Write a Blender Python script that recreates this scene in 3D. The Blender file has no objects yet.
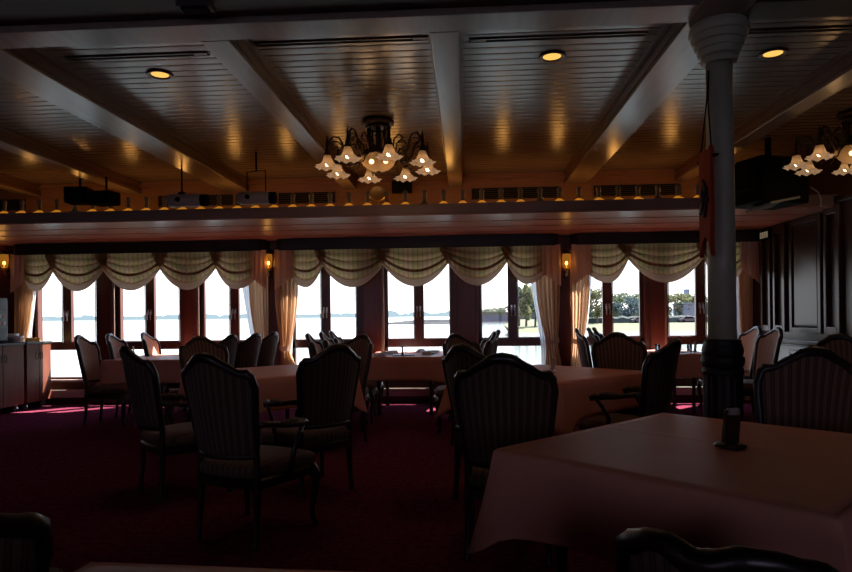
import bpy, math, random
from mathutils import Vector, Matrix, noise
random.seed(7)
PI = math.pi
sc = bpy.context.scene
COL = sc.collection
sc.view_settings.view_transform = 'Standard'
sc.view_settings.look = 'None'
sc.view_settings.exposure = 0.0
sc.cycles.use_denoising = True
sc.cycles.max_bounces = 10
sc.cycles.diffuse_bounces = 5
sc.cycles.glossy_bounces = 4
sc.cycles.transparent_max_bounces = 12
sc.cycles.transmission_bounces = 6
sc.cycles.sample_clamp_indirect = 3.0
sc.cycles.caustics_reflective = False
sc.cycles.caustics_refractive = False

# ------------------------------------------------------------------ camera
F = 640.0; TH = math.atan(39/640.0); ROLL = 0.012; EYE = 1.26; HY = 315.5
CT, ST = math.cos(TH), math.sin(TH)
def W(xc, d):                       # (right of view axis, depth) -> floor plan x, y
    return (xc*CT - d*ST, xc*ST + d*CT)
def ray(px, py):
    u0, v0 = (px-426)/F, (HY-py)/F
    # camera rolled so that the horizon rises to the right
    u = u0*math.cos(ROLL) + v0*math.sin(ROLL)
    v = v0*math.cos(ROLL) - u0*math.sin(ROLL)
    return Vector((u*CT - ST, u*ST + CT, v))
def PZ(px, py, z):
    r = ray(px, py); t = (z-EYE)/r.z
    return Vector((r.x*t, r.y*t, z))
def PY(px, py, Y):
    r = ray(px, py); t = Y/r.y
    return Vector((r.x*t, Y, EYE + r.z*t))
def PX(px, py, X):
    r = ray(px, py); t = X/r.x
    return Vector((X, r.y*t, EYE + r.z*t))
def xat(px, Y, py=315): return PY(px, py, Y).x

cam = bpy.data.cameras.new('camera'); camo = bpy.data.objects.new('camera', cam); COL.objects.link(camo)
cam.sensor_width = 36; cam.sensor_fit = 'HORIZONTAL'
cam.lens = 36*F/852; cam.shift_y = (HY-286)/852
cam.clip_end = 8000; cam.clip_start = 0.02
camo.location = (0, 0, EYE)
camo.matrix_world = Matrix.Translation((0,0,EYE)) @ Matrix.Rotation(TH,4,'Z') @ Matrix.Rotation(PI/2,4,'X') @ Matrix.Rotation(-ROLL,4,'Z')
sc.camera = camo

# ------------------------------------------------------------------ mesh helpers
class MB:
    def __init__(s): s.v=[]; s.f=[]; s.uv=[]; s.has_uv=False
    def add(s, vs, fs, uvs=None):
        b=len(s.v); s.v += [tuple(v) for v in vs]
        s.f += [tuple(i+b for i in f) for f in fs]
        if uvs: s.has_uv=True; s.uv += list(uvs)
        else: s.uv += [(0.0,0.0)]*len(vs)
        return s
    def box(s, x0,x1,y0,y1,z0,z1):
        v=[(x0,y0,z0),(x1,y0,z0),(x1,y1,z0),(x0,y1,z0),(x0,y0,z1),(x1,y0,z1),(x1,y1,z1),(x0,y1,z1)]
        return s.add(v,[(0,3,2,1),(4,5,6,7),(0,1,5,4),(1,2,6,5),(2,3,7,6),(3,0,4,7)])
    def prism(s, poly, z0, z1):        # poly: ccw list of (x,y)
        n=len(poly); v=[(x,y,z0) for x,y in poly]+[(x,y,z1) for x,y in poly]
        f=[tuple(reversed(range(n))), tuple(range(n,2*n))]+[(i,(i+1)%n,n+(i+1)%n,n+i) for i in range(n)]
        return s.add(v,f)
    def extr(s, poly, fn, a, b):       # extrude 2-d poly through fn(p,q,t)
        n=len(poly); v=[fn(p,q,a) for p,q in poly]+[fn(p,q,b) for p,q in poly]
        f=[tuple(reversed(range(n))), tuple(range(n,2*n))]+[(i,(i+1)%n,n+(i+1)%n,n+i) for i in range(n)]
        return s.add(v,f)
    def lathe(s, prof, c=(0,0,0), n=16, axis='Z', rmod=None):
        v=[];f=[]
        for k,(r,z) in enumerate(prof):
            for i in range(n):
                a=2*PI*i/n; rr=r*(rmod(a,k/(len(prof)-1)) if rmod else 1)
                p=(rr*math.cos(a), rr*math.sin(a), z)
                if axis=='X': p=(p[2],p[0],p[1])
                if axis=='Y': p=(p[0],p[2],p[1])
                v.append((p[0]+c[0],p[1]+c[1],p[2]+c[2]))
        m=len(prof)
        for k in range(m-1):
            for i in range(n):
                f.append((k*n+i,k*n+(i+1)%n,(k+1)*n+(i+1)%n,(k+1)*n+i))
        if prof[0][0]>1e-6: f.append(tuple(reversed(range(n))))
        if prof[-1][0]>1e-6: f.append(tuple(range((m-1)*n,m*n)))
        return s.add(v,f)
    def lathe_open(s, prof, c=(0,0,0), n=16, rmod=None, zmod=None):
        v=[];f=[];uv=[]
        for k,(r,z) in enumerate(prof):
            t=k/(len(prof)-1)
            for i in range(n):
                a=2*PI*i/n; rr=r*(rmod(a,t) if rmod else 1); zz=z+(zmod(a,t) if zmod else 0)
                v.append((rr*math.cos(a)+c[0], rr*math.sin(a)+c[1], zz+c[2])); uv.append((a/(2*PI),t))
        m=len(prof)
        for k in range(m-1):
            for i in range(n): f.append((k*n+i,k*n+(i+1)%n,(k+1)*n+(i+1)%n,(k+1)*n+i))
        return s.add(v,f,uv)
    def tube(s, pts, rad, n=8, closed=False, flat=1.0):
        P=[Vector(p) for p in pts]; m=len(P)
        if not isinstance(rad,(list,tuple)): rad=[rad]*m
        T=[]
        for i in range(m):
            a=P[(i-1)%m] if (closed or i>0) else P[i]; b=P[(i+1)%m] if (closed or i<m-1) else P[i]
            t=(b-a); T.append(t.normalized() if t.length>1e-9 else Vector((0,0,1)))
        up=Vector((0,0,1)) if abs(T[0].z)<0.9 else Vector((0,1,0))
        N=(up-T[0]*up.dot(T[0])).normalized(); v=[];f=[]
        for i in range(m):
            N=(N-T[i]*N.dot(T[i]))
            N=N.normalized() if N.length>1e-6 else T[i].orthogonal().normalized()
            B=T[i].cross(N)
            for k in range(n):
                a=2*PI*k/n; q=P[i]+(N*math.cos(a)+B*math.sin(a)*flat)*rad[i]; v.append(q)
        seg=m if closed else m-1
        for i in range(seg):
            j=(i+1)%m
            for k in range(n): f.append((i*n+k,i*n+(k+1)%n,j*n+(k+1)%n,j*n+k))
        if not closed:
            f.append(tuple(reversed(range(n)))); f.append(tuple(range((m-1)*n,m*n)))
        return s.add(v,f)
    def grid(s, fn, nu, nv, uvfn=None):
        v=[];uv=[];f=[]
        for j in range(nv+1):
            for i in range(nu+1):
                u,w=i/nu,j/nv; v.append(fn(u,w)); uv.append(uvfn(u,w) if uvfn else (u,w))
        for j in range(nv):
            for i in range(nu):
                a=j*(nu+1)+i; f.append((a,a+1,a+nu+2,a+nu+1))
        return s.add(v,f,uv)
    def ball(s, c, r, n=8, m=6, sq=(1,1,1)):
        prof=[(math.sin(PI*k/m),-math.cos(PI*k/m)) for k in range(m+1)]
        v=[];f=[]
        for k,(rr,z) in enumerate(prof):
            for i in range(n):
                a=2*PI*i/n; v.append((c[0]+r*sq[0]*max(rr,1e-4)*math.cos(a),c[1]+r*sq[1]*max(rr,1e-4)*math.sin(a),c[2]+r*sq[2]*z))
        for k in range(m):
            for i in range(n): f.append((k*n+i,k*n+(i+1)%n,(k+1)*n+(i+1)%n,(k+1)*n+i))
        return s.add(v,f)
    def build(s, name, mat, parent=None, smooth=False, bevel=0, auto=None, off=None):
        me=bpy.data.meshes.new(name)
        vs=s.v if off is None else [(x-off[0],y-off[1],z-off[2]) for x,y,z in s.v]
        me.from_pydata(vs,[],s.f)
        if s.has_uv:
            l=me.uv_layers.new(name='UVMap')
            for lp in me.loops: l.data[lp.index].uv=s.uv[lp.vertex_index]
        me.update()
        if smooth or auto:
            me.polygons.foreach_set('use_smooth',[True]*len(me.polygons))
        if auto: 
            try: me.set_sharp_from_angle(angle=math.radians(auto))
            except Exception: pass
        me.materials.append(mat)
        o=bpy.data.objects.new(name,me); COL.objects.link(o)
        if off is not None: o.location=off
        if parent: o.parent=parent
        if bevel:
            m=o.modifiers.new('bevel','BEVEL'); m.width=bevel; m.segments=2; m.limit_method='ANGLE'
        return o

def tag(o, label=None, cat=None, group=None, kind=None):
    if label: o['label']=label
    if cat: o['category']=cat
    if group: o['group']=group
    if kind: o['kind']=kind
    return o
def thing(name, label, cat, loc=(0,0,0), rz=0.0, group=None):
    o=bpy.data.objects.new(name,None); COL.objects.link(o); o.empty_display_size=0.1
    o.location=loc; o.rotation_euler=(0,0,rz)
    return tag(o,label,cat,group)
def struct(name, mb, mat, parent=None, label=None, **k):
    o=mb.build(name,mat,parent,**k)
    if parent is None: tag(o,label,None,None,'structure')
    return o
def dup(root, loc, rz, label):
    r=root.copy(); COL.objects.link(r); r.location=loc; r.rotation_euler=(0,0,rz); r['label']=label
    for ch in list(root.children):
        c=ch.copy(); COL.objects.link(c); c.parent=r
        for g in list(ch.children):
            d=g.copy(); COL.objects.link(d); d.parent=c
    return r
ORD=['first','second','third','fourth','fifth','sixth','seventh','eighth','ninth','tenth','eleventh','twelfth','thirteenth','fourteenth','fifteenth','sixteenth','seventeenth','eighteenth','nineteenth','twentieth']
def ordn(i):
    return ORD[i] if i<20 else ('twenty-'+ORD[i-20] if i<29 else ('thirtieth' if i==29 else ('thirty-'+ORD[i-30] if i<39 else ('fortieth' if i==39 else 'forty-'+ORD[i-40]))))

# ------------------------------------------------------------------ materials
class NT:
    def __init__(s,name):
        s.m=bpy.data.materials.new(name); s.m.use_nodes=True; s.t=s.m.node_tree; s.t.nodes.clear()
        s.out=s.n('ShaderNodeOutputMaterial')
    def n(s,t,**k):
        x=s.t.nodes.new(t)
        for a,b in k.items(): setattr(x,a,b)
        return x
    def l(s,a,b): s.t.links.new(a,b)
    def math(s,op,a,b=None,c=None):
        x=s.n('ShaderNodeMath',operation=op)
        for i,q in enumerate((a,b,c)):
            if q is None: continue
            if isinstance(q,(int,float)): x.inputs[i].default_value=q
            else: s.l(q,x.inputs[i])
        return x.outputs[0]
    def mix(s,f,a,b):
        x=s.n('ShaderNodeMix',data_type='RGBA')
        for i,q in ((0,f),(6,a),(7,b)):
            if isinstance(q,(int,float)): x.inputs[i].default_value=q
            elif isinstance(q,tuple): x.inputs[i].default_value=(*q,1) if len(q)==3 else q
            else: s.l(q,x.inputs[i])
        return x.outputs[2]
    def ramp(s,f,stops):
        x=s.n('ShaderNodeValToRGB'); e=x.color_ramp.elements
        while len(e)<len(stops): e.new(0.5)
        for i,(p,c) in enumerate(stops): e[i].position=p; e[i].color=(*c,1)
        s.l(f,x.inputs[0]); return x.outputs[0]
    def noise(s,scale=5,detail=3,vec=None,rough=.5):
        x=s.n('ShaderNodeTexNoise'); x.inputs['Scale'].default_value=scale; x.inputs['Detail'].default_value=detail; x.inputs['Roughness'].default_value=rough
        if vec is not None: s.l(vec,x.inputs['Vector'])
        return x.outputs[0]
    def coord(s,k='Object'): return s.n('ShaderNodeTexCoord').outputs[k]
    def xyz(s,v):
        x=s.n('ShaderNodeSeparateXYZ'); s.l(v,x.inputs[0]); return x.outputs
    def mapping(s,v,scale):
        x=s.n('ShaderNodeMapping'); x.inputs['Scale'].default_value=scale; s.l(v,x.inputs[0]); return x.outputs[0]
    def bump(s,h,strength=.3,dist=.01):
        x=s.n('ShaderNodeBump'); x.inputs['Strength'].default_value=strength; x.inputs['Distance'].default_value=dist; s.l(h,x.inputs['Height']); return x.outputs[0]
    def pbr(s,color,rough=.5,metal=0,spec=.5,normal=None,**k):
        b=s.n('ShaderNodeBsdfPrincipled')
        for key,q in (('Base Color',color),('Roughness',rough),('Metallic',metal),('Specular IOR Level',spec)):
            if isinstance(q,(int,float)): b.inputs[key].default_value=q
            elif isinstance(q,tuple): b.inputs[key].default_value=(*q,1)
            else: s.l(q,b.inputs[key])
        if normal is not None: s.l(normal,b.inputs['Normal'])
        for a,v in k.items(): b.inputs[a.replace('_',' ')].default_value=v
        return b
    def done(s,sh): s.l(sh.outputs[0],s.out.inputs[0]); return s.m

def simple(name,c,rough=.5,metal=0,spec=.5,var=.12,scale=12,**k):
    t=NT(name); nz=t.noise(scale,3,t.coord())
    col=t.mix(nz,tuple(x*(1-var) for x in c),tuple(min(1,x*(1+var)) for x in c))
    return t.done(t.pbr(col,rough,metal,spec,**k))
def wood(name,c1,c2,rough=.35,spec=.5,axis=(1,1,8),scale=3,bump=.05):
    t=NT(name); v=t.mapping(t.coord(),axis)
    nz=t.noise(scale,5,v,.6)
    col=t.ramp(nz,[(.3,c1),(.7,c2)])
    return t.done(t.pbr(col,rough,0,spec,t.bump(nz,bump,.004)))
def emis(name,c,strength):
    t=NT(name); e=t.n('ShaderNodeEmission'); e.inputs[0].default_value=(*c,1); e.inputs[1].default_value=strength
    return t.done(e)

M={}
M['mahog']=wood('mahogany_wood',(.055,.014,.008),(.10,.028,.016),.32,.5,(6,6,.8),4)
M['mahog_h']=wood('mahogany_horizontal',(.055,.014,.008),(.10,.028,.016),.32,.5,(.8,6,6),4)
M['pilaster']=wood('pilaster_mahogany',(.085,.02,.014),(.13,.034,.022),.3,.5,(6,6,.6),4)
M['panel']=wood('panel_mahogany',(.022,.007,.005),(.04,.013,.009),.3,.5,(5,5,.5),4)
M['darkwood']=wood('chair_dark_wood',(.010,.006,.005),(.02,.011,.009),.33,.5,(4,4,1),6)
M['pelmet']=simple('pelmet_black',(.008,.006,.006),.45)
M['soffit']=wood('soffit_wood',(.42,.15,.10),(.55,.22,.15),.3,.5,(.6,5,5),4,.03)
M['ledge']=simple('ledge_painted',(.26,.17,.145),.45)
M['riser']=wood('riser_wood',(.20,.09,.035),(.28,.13,.05),.4,.5,(.6,5,5),4)
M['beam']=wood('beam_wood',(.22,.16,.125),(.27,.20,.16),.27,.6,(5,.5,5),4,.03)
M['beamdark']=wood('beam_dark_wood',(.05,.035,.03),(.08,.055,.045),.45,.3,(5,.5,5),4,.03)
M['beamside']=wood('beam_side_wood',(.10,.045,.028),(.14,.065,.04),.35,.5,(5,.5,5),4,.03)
M['nearceil']=simple('shaded_ceiling_dark',(.03,.02,.018),.55)  # near ceiling's shade put into the colour; dark fittings share it
M['column']=simple('column_paint',(.46,.46,.34),.4,var=.06)
M['pedestal']=wood('pedestal_dark',(.010,.007,.006),(.018,.011,.010),.5,.25,(5,5,1),5)
M['black']=simple('black_plastic',(.003,.003,.003),.8,0,.1)
M['greyplate']=simple('grey_plate',(.25,.28,.28),.4)
M['white_metal']=simple('white_metal',(.34,.30,.28),.4)
M['brass']=simple('brass',(.45,.28,.08),.35,.9)
M['bronze']=simple('dark_bronze',(.05,.027,.014),.4,.7)
M['chrome']=simple('chrome',(.85,.85,.87),.3,.9)
M['steel']=simple('steel_handle',(.7,.7,.7),.3,.9)
M['signwood']=wood('sign_red_wood',(.30,.035,.012),(.42,.055,.02),.6,.1,(6,6,.6),5)
M['slotblack']=simple('slot_black',(.006,.005,.005),.8,0,.1)
M['porcelain']=simple('white_porcelain',(.8,.8,.78),.25)
M['paperwhite']=simple('white_paper',(.8,.8,.8),.7)
M['yellow']=simple('yellow_card',(.75,.5,.1),.6)
M['bluegrey']=simple('dispenser_body',(.045,.06,.08),.35)
M['dispanel']=simple('dispenser_panel',(.10,.11,.12),.4)
M['label_red']=simple('label_red',(.35,.08,.08),.5)
M['label_white']=simple('label_white',(.45,.42,.42),.5)
M['cab_dark']=wood('cabinet_wood',(.10,.028,.018),(.16,.05,.03),.5,.22,(6,6,.6),4)
M['cab_top']=simple('cabinet_top',(.03,.028,.03),.4)
M['stone']=simple('quay_stone',(.03,.034,.038),.9,var=.6,scale=.35)
M['rock']=simple('shore_rock',(.055,.058,.062),.9,var=.75,scale=.9)
M['grass']=simple('bank_grass',(.050,.062,.020),.95,var=.4,scale=.25)
M['trunk']=simple('tree_trunk',(.10,.08,.06),.9)
M['bldg']=simple('white_building',(.13,.145,.16),.8)
M['bldgblue']=simple('blue_building',(.10,.14,.18),.8)
M['car']=simple('car_paint',(.04,.03,.03),.4)
M['hedge']=simple('hedge_leaves',(.02,.034,.03),.95,var=.5,scale=1)
def leafmat(name,c1,c2):
    t=NT(name); nz=t.noise(.9,4,t.coord())
    col=t.ramp(nz,[(.3,c1),(.7,c2)])
    d=t.n('ShaderNodeBsdfDiffuse'); t.l(col,d.inputs[0]); tr=t.n('ShaderNodeBsdfTranslucent'); t.l(col,tr.inputs[0])
    m=t.n('ShaderNodeMixShader'); m.inputs[0].default_value=.4; t.l(d.outputs[0],m.inputs[1]); t.l(tr.outputs[0],m.inputs[2])
    return t.done(m)
M['leaf_y']=leafmat('leaves_yellow_green',(.10,.125,.06),(.20,.20,.11))
M['leaf_b']=leafmat('leaves_blue_green',(.045,.075,.085),(.09,.125,.13))
M['leaf_g']=leafmat('leaves_green',(.08,.115,.07),(.15,.185,.11))
M['farhaze']=emis('far_shore_haze',(.58,.80,.92),.92)  # distance haze put in as an even pale glow

def m_carpet():
    t=NT('carpet'); v=t.coord()
    a=t.ramp(t.noise(22,5,v,.75),[(.38,(0,0,0)),(.62,(1,1,1))]); b=t.noise(3,3,v)
    col=t.mix(a,(.070,.012,.024),(.20,.040,.068)); col=t.mix(t.math('MULTIPLY',b,.5),col,(.10,.014,.034))
    return t.done(t.pbr(col,.95,0,.0,t.bump(a,.5,.006)))
M['carpet']=m_carpet()
def m_plank():
    t=NT('ceiling_planks'); v=t.coord(); X=t.xyz(v)
    fr=t.math('FRACT',t.math('DIVIDE',X[1],.105))
    c=t.math('ABSOLUTE',t.math('SUBTRACT',fr,.5))          # 0 centre .5 groove
    groove=t.math('GREATER_THAN',c,.455)
    h=t.math('SUBTRACT',1.0,t.math('POWER',t.math('MULTIPLY',c,2.0),4.0))
    nz=t.noise(4,4,t.mapping(v,(.5,6,1)))
    base=t.ramp(nz,[(.3,(.16,.115,.09)),(.7,(.22,.16,.125))])
    col=t.mix(groove,base,(.02,.012,.008))
    return t.done(t.pbr(col,.26,0,.6,t.bump(h,.35,.006)))
M['plank']=m_plank()
def m_fabric(name,ca,cb,cc,freq):
    t=NT(name); uv=t.xyz(t.coord('UV')); 
    s=t.math('FRACT',t.math('MULTIPLY',uv[0],freq))
    a=t.math('GREATER_THAN',s,.5); b=t.math('LESS_THAN',t.math('ABSOLUTE',t.math('SUBTRACT',s,.75)),.07)
    col=t.mix(a,ca,cb); col=t.mix(b,col,cc)
    nz=t.noise(90,2,t.coord('Object'))
    col=t.mix(t.math('MULTIPLY',nz,.5),col,tuple(x*.6 for x in ca))
    return t.done(t.pbr(col,.85,0,.2,t.bump(nz,.2,.002),Sheen_Weight=.1))
M['chairfab']=m_fabric('striped_back_upholstery',(.125,.078,.062),(.036,.016,.013),(.075,.056,.034),26)
M['seatfab']=m_fabric('striped_seat_upholstery',(.15,.095,.07),(.07,.035,.027),(.11,.075,.045),26)
M['shadedpad']=m_fabric('shaded_striped_front_upholstery',(.22,.135,.105),(.085,.04,.03),(.13,.095,.06),26)  # front upholstery darkened for pads that stand in shade
M['padfab']=m_fabric('lit_striped_upholstery',(.60,.43,.35),(.46,.30,.24),(.50,.37,.27),26)  # same front upholstery, paler copy for pads lit by the windows
def m_cloth(name,c,tr=.25):
    t=NT(name); nz=t.noise(5,4,t.coord()); col=t.mix(nz,tuple(x*.88 for x in c),c)
    fine=t.noise(220,2,t.coord())
    d=t.pbr(col,.5,0,.3,t.bump(fine,.12,.001)); tl=t.n('ShaderNodeBsdfTranslucent'); t.l(col,tl.inputs[0])
    m=t.n('ShaderNodeMixShader'); m.inputs[0].default_value=tr; t.l(d.outputs[0],m.inputs[1]); t.l(tl.outputs[0],m.inputs[2])
    return t.done(m)
M['cloth']=m_cloth('pink_tablecloth',(.78,.34,.25),.12)
M['drape']=m_cloth('beige_drape',(.72,.46,.28),.35)
M['jabot']=m_cloth('beige_jabot',(.80,.55,.42),.3)
M['sheer']=m_cloth('white_sheer',(.85,.87,.9),.6)
M['swagtrim']=m_cloth('swag_beige_band',(.54,.37,.26),.30)
def m_swag():
    t=NT('swag_fabric'); uv=t.xyz(t.coord('UV'))
    s=t.math('FRACT',t.math('MULTIPLY',uv[0],3.0)); g=t.math('LESS_THAN',s,.45)
    s2=t.math('FRACT',t.math('MULTIPLY',uv[0],12.0)); th=t.math('LESS_THAN',s2,.3)
    col=t.mix(g,(.50,.33,.19),(.44,.33,.15)); col=t.mix(t.math('MULTIPLY',th,.45),col,(.18,.12,.06))
    d=t.pbr(col,.6,0,.3); tl=t.n('ShaderNodeBsdfTranslucent'); t.l(col,tl.inputs[0])
    m=t.n('ShaderNodeMixShader'); m.inputs[0].default_value=.42; t.l(d.outputs[0],m.inputs[1]); t.l(tl.outputs[0],m.inputs[2])
    return t.done(m)
M['swag']=m_swag()
def m_glass():
    t=NT('window_glass'); tr=t.n('ShaderNodeBsdfTransparent'); tr.inputs[0].default_value=(.96,.96,.96,1)
    gl=t.n('ShaderNodeBsdfGlossy'); gl.inputs['Roughness'].default_value=.02
    fr=t.n('ShaderNodeFresnel'); fr.inputs[0].default_value=1.45
    f=t.math('MULTIPLY',fr.outputs[0],.7)
    m=t.n('ShaderNodeMixShader'); t.l(f,m.inputs[0]); t.l(tr.outputs[0],m.inputs[1]); t.l(gl.outputs[0],m.inputs[2])
    return t.done(m)
M['glass']=m_glass()
def m_water():
    t=NT('sea_water'); v=t.mapping(t.coord(),(.25,.6,1))
    nz=t.noise(1.2,6,v,.6); big=t.noise(.05,3,t.coord())
    col=t.mix(big,(.08,.105,.10),(.14,.17,.165))
    return t.done(t.pbr(col,.12,0,.5,t.bump(nz,.16,.5)))
M['water']=m_water()
def m_amber(name,c,e,tr=.5):
    t=NT(name); b=t.n('ShaderNodeBsdfTranslucent'); b.inputs[0].default_value=(*c,1)
    d=t.n('ShaderNodeBsdfDiffuse'); d.inputs[0].default_value=(*c,1)
    m=t.n('ShaderNodeMixShader'); m.inputs[0].default_value=tr; t.l(d.outputs[0],m.inputs[1]); t.l(b.outputs[0],m.inputs[2])
    em=t.n('ShaderNodeEmission'); em.inputs[0].default_value=(*c,1)
    uv=t.xyz(t.coord('UV'))
    t.l(t.math('MULTIPLY',t.math('ADD',t.math('POWER',uv[1],2.0),.06),e),em.inputs[1])
    a=t.n('ShaderNodeAddShader'); t.l(m.outputs[0],a.inputs[0]); t.l(em.outputs[0],a.inputs[1])
    return t.done(a)
M['tulip']=m_amber('tulip_glass_lit',(.50,.32,.18),.42)
M['bowlglass']=m_amber('bowl_glass_lit',(.70,.44,.22),.30)
_t=M['bowlglass'].node_tree; _o=[n for n in _t.nodes if n.type=='OUTPUT_MATERIAL'][0]; _src=_o.inputs[0].links[0].from_socket
_tr=_t.nodes.new('ShaderNodeBsdfTransparent'); _tr.inputs[0].default_value=(1,.85,.6,1); _mx=_t.nodes.new('ShaderNodeMixShader'); _mx.inputs[0].default_value=.45
_t.links.new(_src,_mx.inputs[1]); _t.links.new(_tr.outputs[0],_mx.inputs[2]); _t.links.new(_mx.outputs[0],_o.inputs[0])
M['amberlamp']=m_amber('amber_bell_lit',(.95,.42,.04),.55)
M['amberoff']=simple('amber_bell_unlit',(.12,.09,.07),.4)
t_=NT('sconce_amber_glass'); a_=t_.n('ShaderNodeBsdfTransparent'); a_.inputs[0].default_value=(1,.62,.2,1); b_=t_.n('ShaderNodeEmission'); b_.inputs[0].default_value=(1,.45,.06,1); b_.inputs[1].default_value=.5; c_=t_.n('ShaderNodeMixShader'); c_.inputs[0].default_value=.3; t_.l(a_.outputs[0],c_.inputs[1]); t_.l(b_.outputs[0],c_.inputs[2]); M['sconceglass']=t_.done(c_)
M['bulb']=emis('warm_bulb',(1.0,.74,.40),9)
M['downlight']=emis('downlight_lens',(1.0,.55,.12),1.15)
M['lampcap']=simple('lamp_cap_grey',(.17,.14,.125),.5)
M['signglow']=emis('sign_pale_glyph',(.16,.12,.08),1.0)
M['curb']=simple('convector_metal',(.38,.33,.29),.35)

# ------------------------------------------------------------------ world + sun
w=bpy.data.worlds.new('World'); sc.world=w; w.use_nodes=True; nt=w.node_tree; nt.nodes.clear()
wo=nt.nodes.new('ShaderNodeOutputWorld'); bg=nt.nodes.new('ShaderNodeBackground')
tc=nt.nodes.new('ShaderNodeTexCoord'); sx=nt.nodes.new('ShaderNodeSeparateXYZ'); rp=nt.nodes.new('ShaderNodeValToRGB')
nt.links.new(tc.outputs['Generated'],sx.inputs[0]); nt.links.new(sx.outputs[2],rp.inputs[0]); nt.links.new(rp.outputs[0],bg.inputs[0]); nt.links.new(bg.outputs[0],wo.inputs[0])
e=rp.color_ramp.elements; e2=e.new(.16); e2.color=(.80,.92,1.08,1); e=[e[0],e[2]]; e[0].position=0; e[0].color=(1,.985,.97,1); e[1].position=.7; e[1].color=(.42,.62,.95,1)
bg.inputs[1].default_value=3.0
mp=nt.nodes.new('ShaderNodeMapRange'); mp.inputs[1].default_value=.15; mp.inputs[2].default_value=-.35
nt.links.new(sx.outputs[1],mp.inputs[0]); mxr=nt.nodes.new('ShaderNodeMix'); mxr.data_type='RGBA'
nt.links.new(mp.outputs[0],mxr.inputs[0]); nt.links.new(rp.outputs[0],mxr.inputs[6]); mxr.inputs[7].default_value=(.86,.80,1.16,1)  # sky behind the camera tinted purple to colour the fill light
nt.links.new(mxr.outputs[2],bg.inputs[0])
sun=bpy.data.lights.new('sun','SUN'); sun.energy=34; sun.angle=.009; sun.color=(1,.95,.86)
so=bpy.data.objects.new('sun',sun); COL.objects.link(so)
so.rotation_euler=Vector((-.45,-.42,-.79)).to_track_quat('-Z','Y').to_euler()

# ------------------------------------------------------------------ room shell
YW=9.3; XR=4.05; XL=-9.0; YB=-4.0
mb=MB(); mb.box(XL,XR+.2,YB,YW+.25,-.15,0); struct('floor',mb,M['carpet'])
# window wall: piers, sill wall, header
WPX=[64,147.5,232.5,324.5,418.5,513.5,609,703]
WX=[xat(p,YW) for p in WPX]; HWW=.505
edges=[(x-HWW,x+HWW) for x in WX]
edges=[(-8.6,-7.35)]+edges
mb=MB(); mb.box(XL,XR+.2,YW,YW+.25,-.1,.36); mb.box(XL,XR+.2,YW,YW+.25,2.2,3.2)
prev=XL
for a,b in edges:
    mb.box(prev,a,YW,YW+.25,.36,2.2); prev=b
mb.box(prev,XR+.2,YW,YW+.25,.36,2.2)
struct('wall_back',mb,M['mahog'])
# raised pilaster faces between windows
ntrim=0
def trim(mb,mat,**k):
    global ntrim; ntrim+=1
    return struct('trim_%d'%ntrim,mb,mat,**k)
for i in range(len(edges)-1):
    a,b=edges[i][1],edges[i+1][0]
    m=MB(); m.box(a+.07,b-.035,YW-.03,YW-.001,.36,2.2); trim(m,M['pilaster'],bevel=.006)
m=MB(); m.box(edges[-1][1]+.05,XR-.001,YW-.03,YW-.001,.36,2.2); trim(m,M['pilaster'])
# windows
FW_=[(-4.9,-3.4),(.5,2.0)]  # unseen windows behind the camera, added for frontal fill light
def window(k,x0,x1):
    f=MB(); z0,z1=.36,2.2; ya,yb=YW+.07,YW+.15; t=.045; xm=(x0+x1)/2; mw=.065
    f.box(x0,x0+t,ya,yb,z0,z1); f.box(x1-t,x1,ya,yb,z0,z1); f.box(x0,x1,ya,yb,z1-t,z1); f.box(x0,x1,ya,yb,z0,z0+.03)
    f.box(x0,x1,ya,yb,.80,.915); f.box(xm-mw,xm+mw,ya,yb,.915,z1)
    # sash beads
    for a,b in ((x0+t,xm-mw),(xm+mw,x1-t)):
        f.box(a,a+.012,ya-.012,ya,.915,z1); f.box(b-.012,b,ya-.012,ya,.915,z1); f.box(a,b,ya-.012,ya,.915,.93)
    fo=f.build('window_%d'%k,M['mahog'],bevel=.003); tag(fo,kind='structure')
    for a,b,c,d in ((x0+t,xm-mw,.915,z1-t),(xm+mw,x1-t,.915,z1-t),(x0+t,x1-t,z0+.03,.80)):
        g=MB(); g.add([(a,YW+.11,c),(b,YW+.11,c),(b,YW+.11,d),(a,YW+.11,d)],[(0,1,2,3)]); g.build('pane',M['glass'],fo)
    for sgn in (-1,1):
        h=MB(); hx=xm+sgn*.022
        h.tube([(hx,ya-.005,1.36),(hx,ya-.03,1.36),(hx,ya-.035,1.345),(hx+.004*sgn,ya-.035,1.24)],[.012,.011,.010,.007],6)
        h.box(hx-.012,hx+.012,ya-.008,ya,1.32,1.40)
        h.build('handle',M['steel'],fo)
    # left-hand reveal bead, window light put in as a paler material
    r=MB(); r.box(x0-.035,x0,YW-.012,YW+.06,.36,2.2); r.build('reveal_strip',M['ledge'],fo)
for k,(a,b) in enumerate(edges): window(k+1,a,b)
for k,(a,b) in enumerate(FW_):
    f=MB(); xm=(a+b)/2; ya,yb=YB-.14,YB-.06
    f.box(a,a+.05,ya,yb,.75,2.25); f.box(b-.05,b,ya,yb,.75,2.25); f.box(a,b,ya,yb,2.2,2.25); f.box(a,b,ya,yb,.75,.80); f.box(xm-.04,xm+.04,ya,yb,.8,2.2)
    fo=f.build('window_%d'%(len(edges)+1+k),M['mahog']); tag(fo,kind='structure')
    g=MB(); g.add([(a+.05,YB-.1,.8),(b-.05,YB-.1,.8),(b-.05,YB-.1,2.2),(a+.05,YB-.1,2.2)],[(0,1,2,3)]); g.build('pane',M['glass'],fo)
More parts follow.
